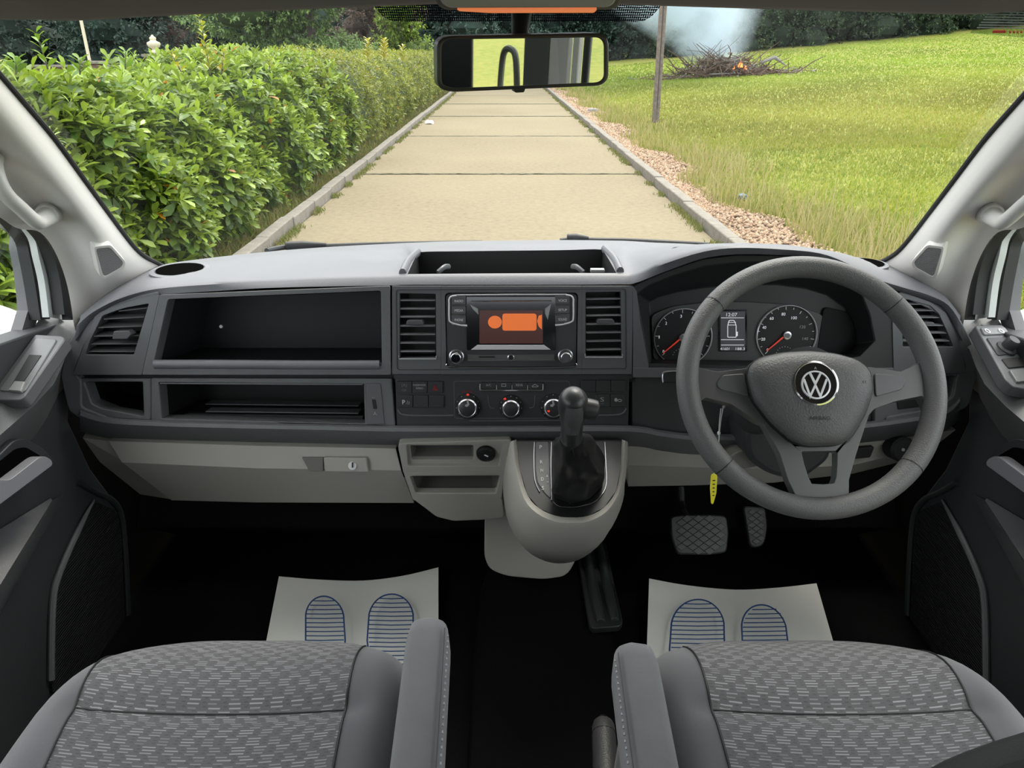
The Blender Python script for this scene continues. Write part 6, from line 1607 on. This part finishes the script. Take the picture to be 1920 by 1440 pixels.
# tall shoots sticking out of the hedge top (u, v_top, v_base, Y)
def sprig(u, v0, v1, y, col, n=16, L=.10, side=0.0):
    a, b = PY(u, v1, y), PY(u + side, v0, y)
    rt = np.random.default_rng(int(u)); t = np.linspace(.05, 1, n)
    pos = np.array([list(a.lerp(b, float(q))) for q in t]); ang = np.arange(n) * 2.4
    d = np.stack([np.cos(ang) * .8, np.sin(ang) * .8, .75 + 0 * ang], 1)
    bx, by, bz = basis(d, rt.normal(0, .3, n)); c = np.array(col)[None] * rt.uniform(.8, 1.2, (n, 1))
    return (pos, bx, by, bz, L * (1.1 - .35 * t), c), (a, b)
tw = MB(); A_ = []
for args in ((90, 60, 130, 5.2, (0.149, 0.248, 0.025), 14, .085, -22), (235, 97, 130, 6.2, (0.124, 0.223, 0.025), 10, .09), (395, 25, 140, 7.5, (0.285, 0.310, 0.025), 34, .085, -22), (415, 95, 140, 7.6, (0.310, 0.273, 0.019), 12, .08, 5), (340, 98, 135, 7.5, (0.310, 0.285, 0.019), 10, .08, -20), (505, 108, 130, 9, (0.211, 0.260, 0.025), 10, .08), (720, 75, 115, 15, (0.322, 0.298, 0.031), 26, .14), (690, 75, 115, 15.3, (0.310, 0.298, 0.031), 26, .14), (755, 88, 120, 17, (0.260, 0.273, 0.031), 20, .15), (30, 112, 140, 5, (0.124, 0.211, 0.037), 10, .1), (150, 112, 140, 5.6, (0.124, 0.211, 0.025), 10, .1)):
    lf, (a, b) = sprig(*args); A_.append(lf); tw.tube([a, b], [.006, .002], 5)
V, F, C = to_mesh([np.concatenate(q) for q in zip(*A_)], LV, LF)
fast_mesh('top_shoots', V, F, C, M['leaf'], 'yellow-green new shoots', None, 'stuff', hedge_root)
tw.build('shoot_stems', M['trunk'], hedge_root)

# ------------------------------------------------------------------ trees and woodland
def tree(x, y, w, h, cin, cout, label, n=900, leaf=.22, seed=0, name='tree', group=None, low=.0):
    n = int(n * 1.9); r = np.random.default_rng(seed + 100); z0 = float(terrain(x, y)) - .1
    root = thing(name, (x, y, z0), label, 'tree', group)
    nb = 20; bl = []
    for i in range(nb):
        a = r.uniform(0, 6.28); rr = r.uniform(.1, .62) * w / 2; hz = r.uniform(low + .08, .9) if i > 6 else r.uniform(.03, .22)
        bl.append((x + math.cos(a) * rr, y + math.sin(a) * rr, z0 + hz * h, w * r.uniform(.20, .30), h * r.uniform(.12, .19)))
    core = MB()
    for (bx_, by_, bz_, ra, rb) in bl:
        core.loft([[Vector((bx_ + math.cos(q) * ra * .55 * math.sin(p), by_ + math.sin(q) * ra * .55 * math.sin(p), bz_ + rb * .6 * math.cos(p))) for q in [2 * math.pi * j / 8 for j in range(8)]] for p in [.25, .9, 1.57, 2.3, 2.9]])
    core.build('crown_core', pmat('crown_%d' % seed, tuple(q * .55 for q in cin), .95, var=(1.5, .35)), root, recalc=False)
    k = r.integers(0, nb, n); B = np.array(bl)[k]
    d = r.normal(0, 1, (n, 3)); d /= np.linalg.norm(d, axis=1, keepdims=True)
    P = B[:, :3] + d * np.stack([B[:, 3], B[:, 3], B[:, 4]], 1) * r.uniform(.75, 1.08, (n, 1))
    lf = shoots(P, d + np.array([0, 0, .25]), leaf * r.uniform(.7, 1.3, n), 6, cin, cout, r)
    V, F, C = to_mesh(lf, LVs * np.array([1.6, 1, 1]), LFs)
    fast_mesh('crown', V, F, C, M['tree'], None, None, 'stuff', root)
    tr = MB(); tr.tube([Vector((x, y, z0)), Vector((x + .1, y, z0 + h * .5)), Vector((x, y, z0 + h * .8))], [w * .045, w * .03, w * .012], 8); tr.build('trunk', M['trunk'], root)
    return root
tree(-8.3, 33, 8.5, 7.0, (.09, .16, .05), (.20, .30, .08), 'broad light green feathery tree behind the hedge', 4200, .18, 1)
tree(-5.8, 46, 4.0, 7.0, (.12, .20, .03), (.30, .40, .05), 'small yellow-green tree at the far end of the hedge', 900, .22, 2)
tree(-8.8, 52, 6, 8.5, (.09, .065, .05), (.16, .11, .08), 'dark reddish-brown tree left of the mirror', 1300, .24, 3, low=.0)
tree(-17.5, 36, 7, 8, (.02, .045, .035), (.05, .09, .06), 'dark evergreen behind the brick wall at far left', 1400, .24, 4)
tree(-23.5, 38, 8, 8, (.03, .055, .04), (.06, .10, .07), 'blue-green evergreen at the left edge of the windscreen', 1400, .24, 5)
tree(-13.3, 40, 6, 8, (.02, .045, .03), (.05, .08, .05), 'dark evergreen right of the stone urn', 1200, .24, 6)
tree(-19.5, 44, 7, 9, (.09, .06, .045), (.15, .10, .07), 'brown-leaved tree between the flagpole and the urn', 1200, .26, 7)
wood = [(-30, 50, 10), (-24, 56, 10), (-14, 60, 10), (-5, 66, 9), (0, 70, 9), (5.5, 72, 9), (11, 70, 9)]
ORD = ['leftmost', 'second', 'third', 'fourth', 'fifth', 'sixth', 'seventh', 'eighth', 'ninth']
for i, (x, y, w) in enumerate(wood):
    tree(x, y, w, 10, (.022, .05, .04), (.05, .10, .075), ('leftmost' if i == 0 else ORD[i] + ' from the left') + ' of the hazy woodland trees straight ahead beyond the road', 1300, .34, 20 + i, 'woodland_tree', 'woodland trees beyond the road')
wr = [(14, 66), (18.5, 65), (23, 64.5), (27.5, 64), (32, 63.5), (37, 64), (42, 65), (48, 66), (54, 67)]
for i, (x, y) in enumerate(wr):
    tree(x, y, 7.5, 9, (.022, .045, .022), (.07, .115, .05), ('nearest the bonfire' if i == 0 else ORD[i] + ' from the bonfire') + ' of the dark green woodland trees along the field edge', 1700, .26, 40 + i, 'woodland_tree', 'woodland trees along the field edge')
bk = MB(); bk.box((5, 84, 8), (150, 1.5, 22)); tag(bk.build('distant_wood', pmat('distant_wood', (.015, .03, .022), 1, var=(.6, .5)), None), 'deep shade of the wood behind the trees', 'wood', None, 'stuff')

# brick wall, piers, urn, fence rail, poles
def px_box(name, u0, v0, u1, v1, y, dep, mat, parent, bev=.01):
    a, b = PY(u0, v0, y), PY(u1, v1, y); m = MB(); m.box(((a.x + b.x) / 2, y + dep / 2, (a.z + max(b.z, 0)) / 2), (abs(b.x - a.x), dep, a.z - max(b.z, 0))); return m.build(name, mat, parent, bevel=bev)
gw = thing('garden_wall', (-13, 25, 0), 'old brick garden wall with capped piers behind the hedge', 'wall')
m = MB(); a, b = PY(60, 126, 25), PY(278, 122, 25); m.box(((a.x + b.x) / 2, 25.15, a.z / 2), (b.x - a.x, .25, a.z)); m.build('wall_run', M['brick'], gw)
m = MB(); m.box(((a.x + b.x) / 2, 25.15, a.z + .03), (b.x - a.x, .34, .07)); m.build('coping', M['kerb'], gw, bevel=.01)
for u, vt, w in ((288, 106, .50), (175, 119, .55)):
    c = PY(u, vt, 25); m = MB(); m.box((c.x, 25.15, c.z / 2), (w, .5, c.z)); p_ = m.build('pier', M['brick'], gw, bevel=.01)
    m = MB(); m.box((c.x, 25.15, c.z + .03), (w + .12, .62, .08)); m.build('pier_cap', M['kerb'], p_, bevel=.01)
ur = thing('stone_urn', PY(288, 104, 25), 'cream stone finial urn standing on the brick pier', 'urn')
c = PY(288, 104, 25); c.y = 25.15; H = PY(288, 69, 25).z - c.z
m = MB(); m.lathe(c + Vector((0, 0, .06)), (0, 0, 1), [(.16, 0), (.17, H * .08), (.12, H * .14), (.07, H * .2), (.09, H * .26), (.17, H * .36), (.20, H * .5), (.19, H * .58), (.10, H * .66), (.08, H * .74)], 20); m.build('urn_body', M['urn'], ur)
m = MB(); m.lathe(c + Vector((0, 0, .06)), (0, 0, 1), [(.08, H * .72), (.10, H * .78), (.09, H * .86), (.04, H * .92), (.035, H * .97), (.01, H)], 16); m.build('urn_finial', M['urn'], ur)
fp_ = thing('white_pole', PY(170, 116, 25.6), 'slim white pole leaning behind the brick wall', 'pole')
m = MB(); m.tube([PY(171, 128, 25.6), PY(148, 20, 25.6), PY(144, -5, 25.6)], .05, 8); m.build('pole_shaft', M['urn'], fp_)
fr_ = thing('fence_rail', PY(340, 115, 24), 'low timber fence rail right of the urn', 'fence')
m = MB(); m.tube([PY(303, 119, 24.5), PY(368, 108, 23.5)], .045, 6); m.build('rail', M['wood'], fr_)
for u, v in ((322, 116), (362, 109)):
    a = PY(u, v, 24); m = MB(); m.box((a.x, 24, a.z / 2), (.1, .1, a.z + .1)); m.build('fence_post', M['wood'], fr_)
tp = thing('telegraph_pole', (3.56, 19.3, .2), 'tall weathered timber pole at the edge of the field', 'pole')
a = PY(1229.5, 222, 19.3); b = PY(1244, 0, 19.3)
tb = b + (b - a) * .8
m = MB(); m.tube([a - Vector((.038, 0, .1)), tb - Vector((.04, 0, 0))], [.055, .045], 8); m.build('pole_shaft', M['wood'], tp)
m = MB(); m.tube([a + Vector((.042, .01, -.1)), tb + Vector((.05, .01, 0))], [.050, .05], 8); m.build('pole_shaft', M['wood'], tp)
m = MB(); m.tube([a + Vector((0, -.03, .25)), b + Vector((0, -.03, 0))], .012, 6); m.build('cable', M['rubber'], tp)

# bonfire
bf = thing('bonfire', (10.7, 40, float(terrain(10.7, 40))), 'smouldering pile of branches burning in the field', 'bonfire')
r = np.random.default_rng(5); zt = lambda x, y: float(terrain(x, y))
ms = [MB() for _ in range(2)]
for i in range(620):
    cx = 10.6 + r.normal(0, 1.35); cy = 40 + r.normal(0, .7); hgt = max(0, .78 - .16 * (cx - 10.2) ** 2) * r.uniform(0, 1)
    a = r.uniform(0, 6.28); L = r.uniform(.5, 1.5); tilt = r.normal(0, .45)
    d = Vector((math.cos(a), math.sin(a) * .6, math.sin(tilt))) * L
    p = Vector((cx, cy, zt(cx, cy) + .05 + hgt)); q = p + d; q.z = max(q.z, zt(cx, cy) + .03)
    mid = p.lerp(q, .5) + Vector((r.normal(0, .08), 0, r.normal(0, .1)))
    rr = r.uniform(.012, .04); ms[0 if i % 6 else 1].tube([p, mid, q], [rr, rr * .8, rr * .4], 5)
tag(ms[0].build('branches', M['branch'], bf), kind='stuff'); tag(ms[1].build('ashen_branches', M['ash'], bf), kind='stuff')
for i, (u, v, w, h) in enumerate(((1388, 124, .28, .3), (1376, 128, .12, .15), (1398, 128, .16, .18))):
    c = PY(u, v, 39.2); rings = []
    for k in range(6):
        t = k / 5; rings.append([c + Vector((math.cos(q) * w * .5 * (1 - t) ** .7 * (1 + .2 * math.sin(3 * q)), math.sin(q) * w * .4 * (1 - t), h * t - .05)) for q in [2 * math.pi * j / 8 for j in range(8)]])
    m = MB(); m.loft(rings); m.build('flame', M['flame'], bf)
m = MB(); cc = PY(1425, 118, 39.6); m.tube([cc, cc + Vector((.7, 0, .25)), cc + Vector((1.3, .1, -.1))], [.07, .10, .03], 6); m.build('pale_sheet', M['ash'], bf)
def smoke_mat():
    m = bpy.data.materials.new('blue_white_smoke'); m.use_nodes = True; nt = m.node_tree; nt.nodes.clear()
    o = nt.nodes.new('ShaderNodeOutputMaterial'); pv = nt.nodes.new('ShaderNodeVolumePrincipled')
    tc = nt.nodes.new('ShaderNodeTexCoord'); n = nt.nodes.new('ShaderNodeTexNoise'); n.inputs['Scale'].default_value = .55; n.inputs['Detail'].default_value = 5; n.inputs['Distortion'].default_value = .8
    nt.links.new(tc.outputs['Object'], n.inputs['Vector'])
    rp = nt.nodes.new('ShaderNodeValToRGB'); rp.color_ramp.elements[0].position = .34; rp.color_ramp.elements[1].position = .72
    nt.links.new(n.outputs['Fac'], rp.inputs[0])
    # plume axis and radius as functions of height, in metres
    sx = nt.nodes.new('ShaderNodeSeparateXYZ'); nt.links.new(tc.outputs['Object'], sx.inputs[0])
    def mth(op, a_, b_=None, c_=None):
        q = nt.nodes.new('ShaderNodeMath'); q.operation = op
        for i_, w_ in enumerate((a_, b_, c_)):
            if w_ is None: continue
            if isinstance(w_, (int, float)): q.inputs[i_].default_value = w_
            else: nt.links.new(w_, q.inputs[i_])
        return q.outputs[0]
    X_, Y_, Z_ = sx.outputs
    axis_x = mth('MULTIPLY_ADD', Z_, -.75, 11.3); rad = mth('MULTIPLY_ADD', Z_, .98, .35)
    dx = mth('DIVIDE', mth('SUBTRACT', X_, axis_x), rad); dy = mth('DIVIDE', mth('SUBTRACT', Y_, 41.0), rad)
    dd = mth('SQRT', mth('ADD', mth('MULTIPLY', dx, dx), mth('MULTIPLY', dy, dy)))
    mr = nt.nodes.new('ShaderNodeMapRange'); mr.inputs['From Min'].default_value = 1.0; mr.inputs['From Max'].default_value = .25; nt.links.new(dd, mr.inputs['Value'])
    mb = nt.nodes.new('ShaderNodeMapRange'); mb.inputs['From Min'].default_value = .9; mb.inputs['From Max'].default_value = 1.6; nt.links.new(Z_, mb.inputs['Value'])
    ml = nt.nodes.new('ShaderNodeMath'); ml.operation = 'MULTIPLY'; nt.links.new(rp.outputs[0], ml.inputs[0]); nt.links.new(mth('MULTIPLY', mr.outputs[0], mb.outputs[0]), ml.inputs[1])
    m2 = nt.nodes.new('ShaderNodeMath'); m2.operation = 'MULTIPLY'; m2.inputs[1].default_value = 1.6; nt.links.new(ml.outputs[0], m2.inputs[0])
    nt.links.new(m2.outputs[0], pv.inputs['Density']); pv.inputs['Color'].default_value = (.78, .89, 1, 1); pv.inputs['Anisotropy'].default_value = .0
    nt.links.new(pv.outputs[0], o.inputs['Volume']); return m
m = MB(); rings = []
for k in range(8):
    t = k / 7; z = .9 + 7.5 * t; cx = 11.3 - .75 * z; rad = (.35 + .98 * z) * 1.02
    rings.append([Vector((cx + math.cos(q) * rad, 41.0 + math.sin(q) * rad, z)) for q in [2 * math.pi * j / 20 for j in range(20)]])
m.loft(rings); sm_ = m.build('smoke_plume', smoke_mat(), None, recalc=True)
tag(sm_, 'pale blue smoke rising from the bonfire', 'smoke', None, 'stuff')

# litter
l1 = MB(); c = PZ(805, 231, .02); l1.loft([[c + Vector((.12 * math.cos(a) * s, .10 * math.sin(a) * s, h + .02 * math.sin(3 * a))) for a in [2 * math.pi * j / 10 for j in range(10)]] for s, h in ((1, 0), (.9, .04), (.4, .06))])
tag(l1.build('litter', M['litter']), 'scrap of white litter on the left side of the road', 'litter')
l1 = MB(); c = PZ(1391, 372, .05); l1.loft([[c + Vector((.07 * math.cos(a) * s, .05 * math.sin(a) * s, h)) for a in [2 * math.pi * j / 8 for j in range(8)]] for s, h in ((1, 0), (.9, .04), (.3, .06))])
tag(l1.build('litter', M['bluebag']), 'blue scrap lying at the edge of the gravel', 'litter')
l1 = MB(); c = PZ(1111, 208, .06); l1.loft([[c + Vector((.16 * math.cos(a) * s, .1 * math.sin(a) * s, h)) for a in [2 * math.pi * j / 8 for j in range(8)]] for s, h in ((1, 0), (.9, .05), (.4, .08))])
tag(l1.build('pale_stone', M['ash']), 'pale stone lying on the gravel beside the field', 'stone')
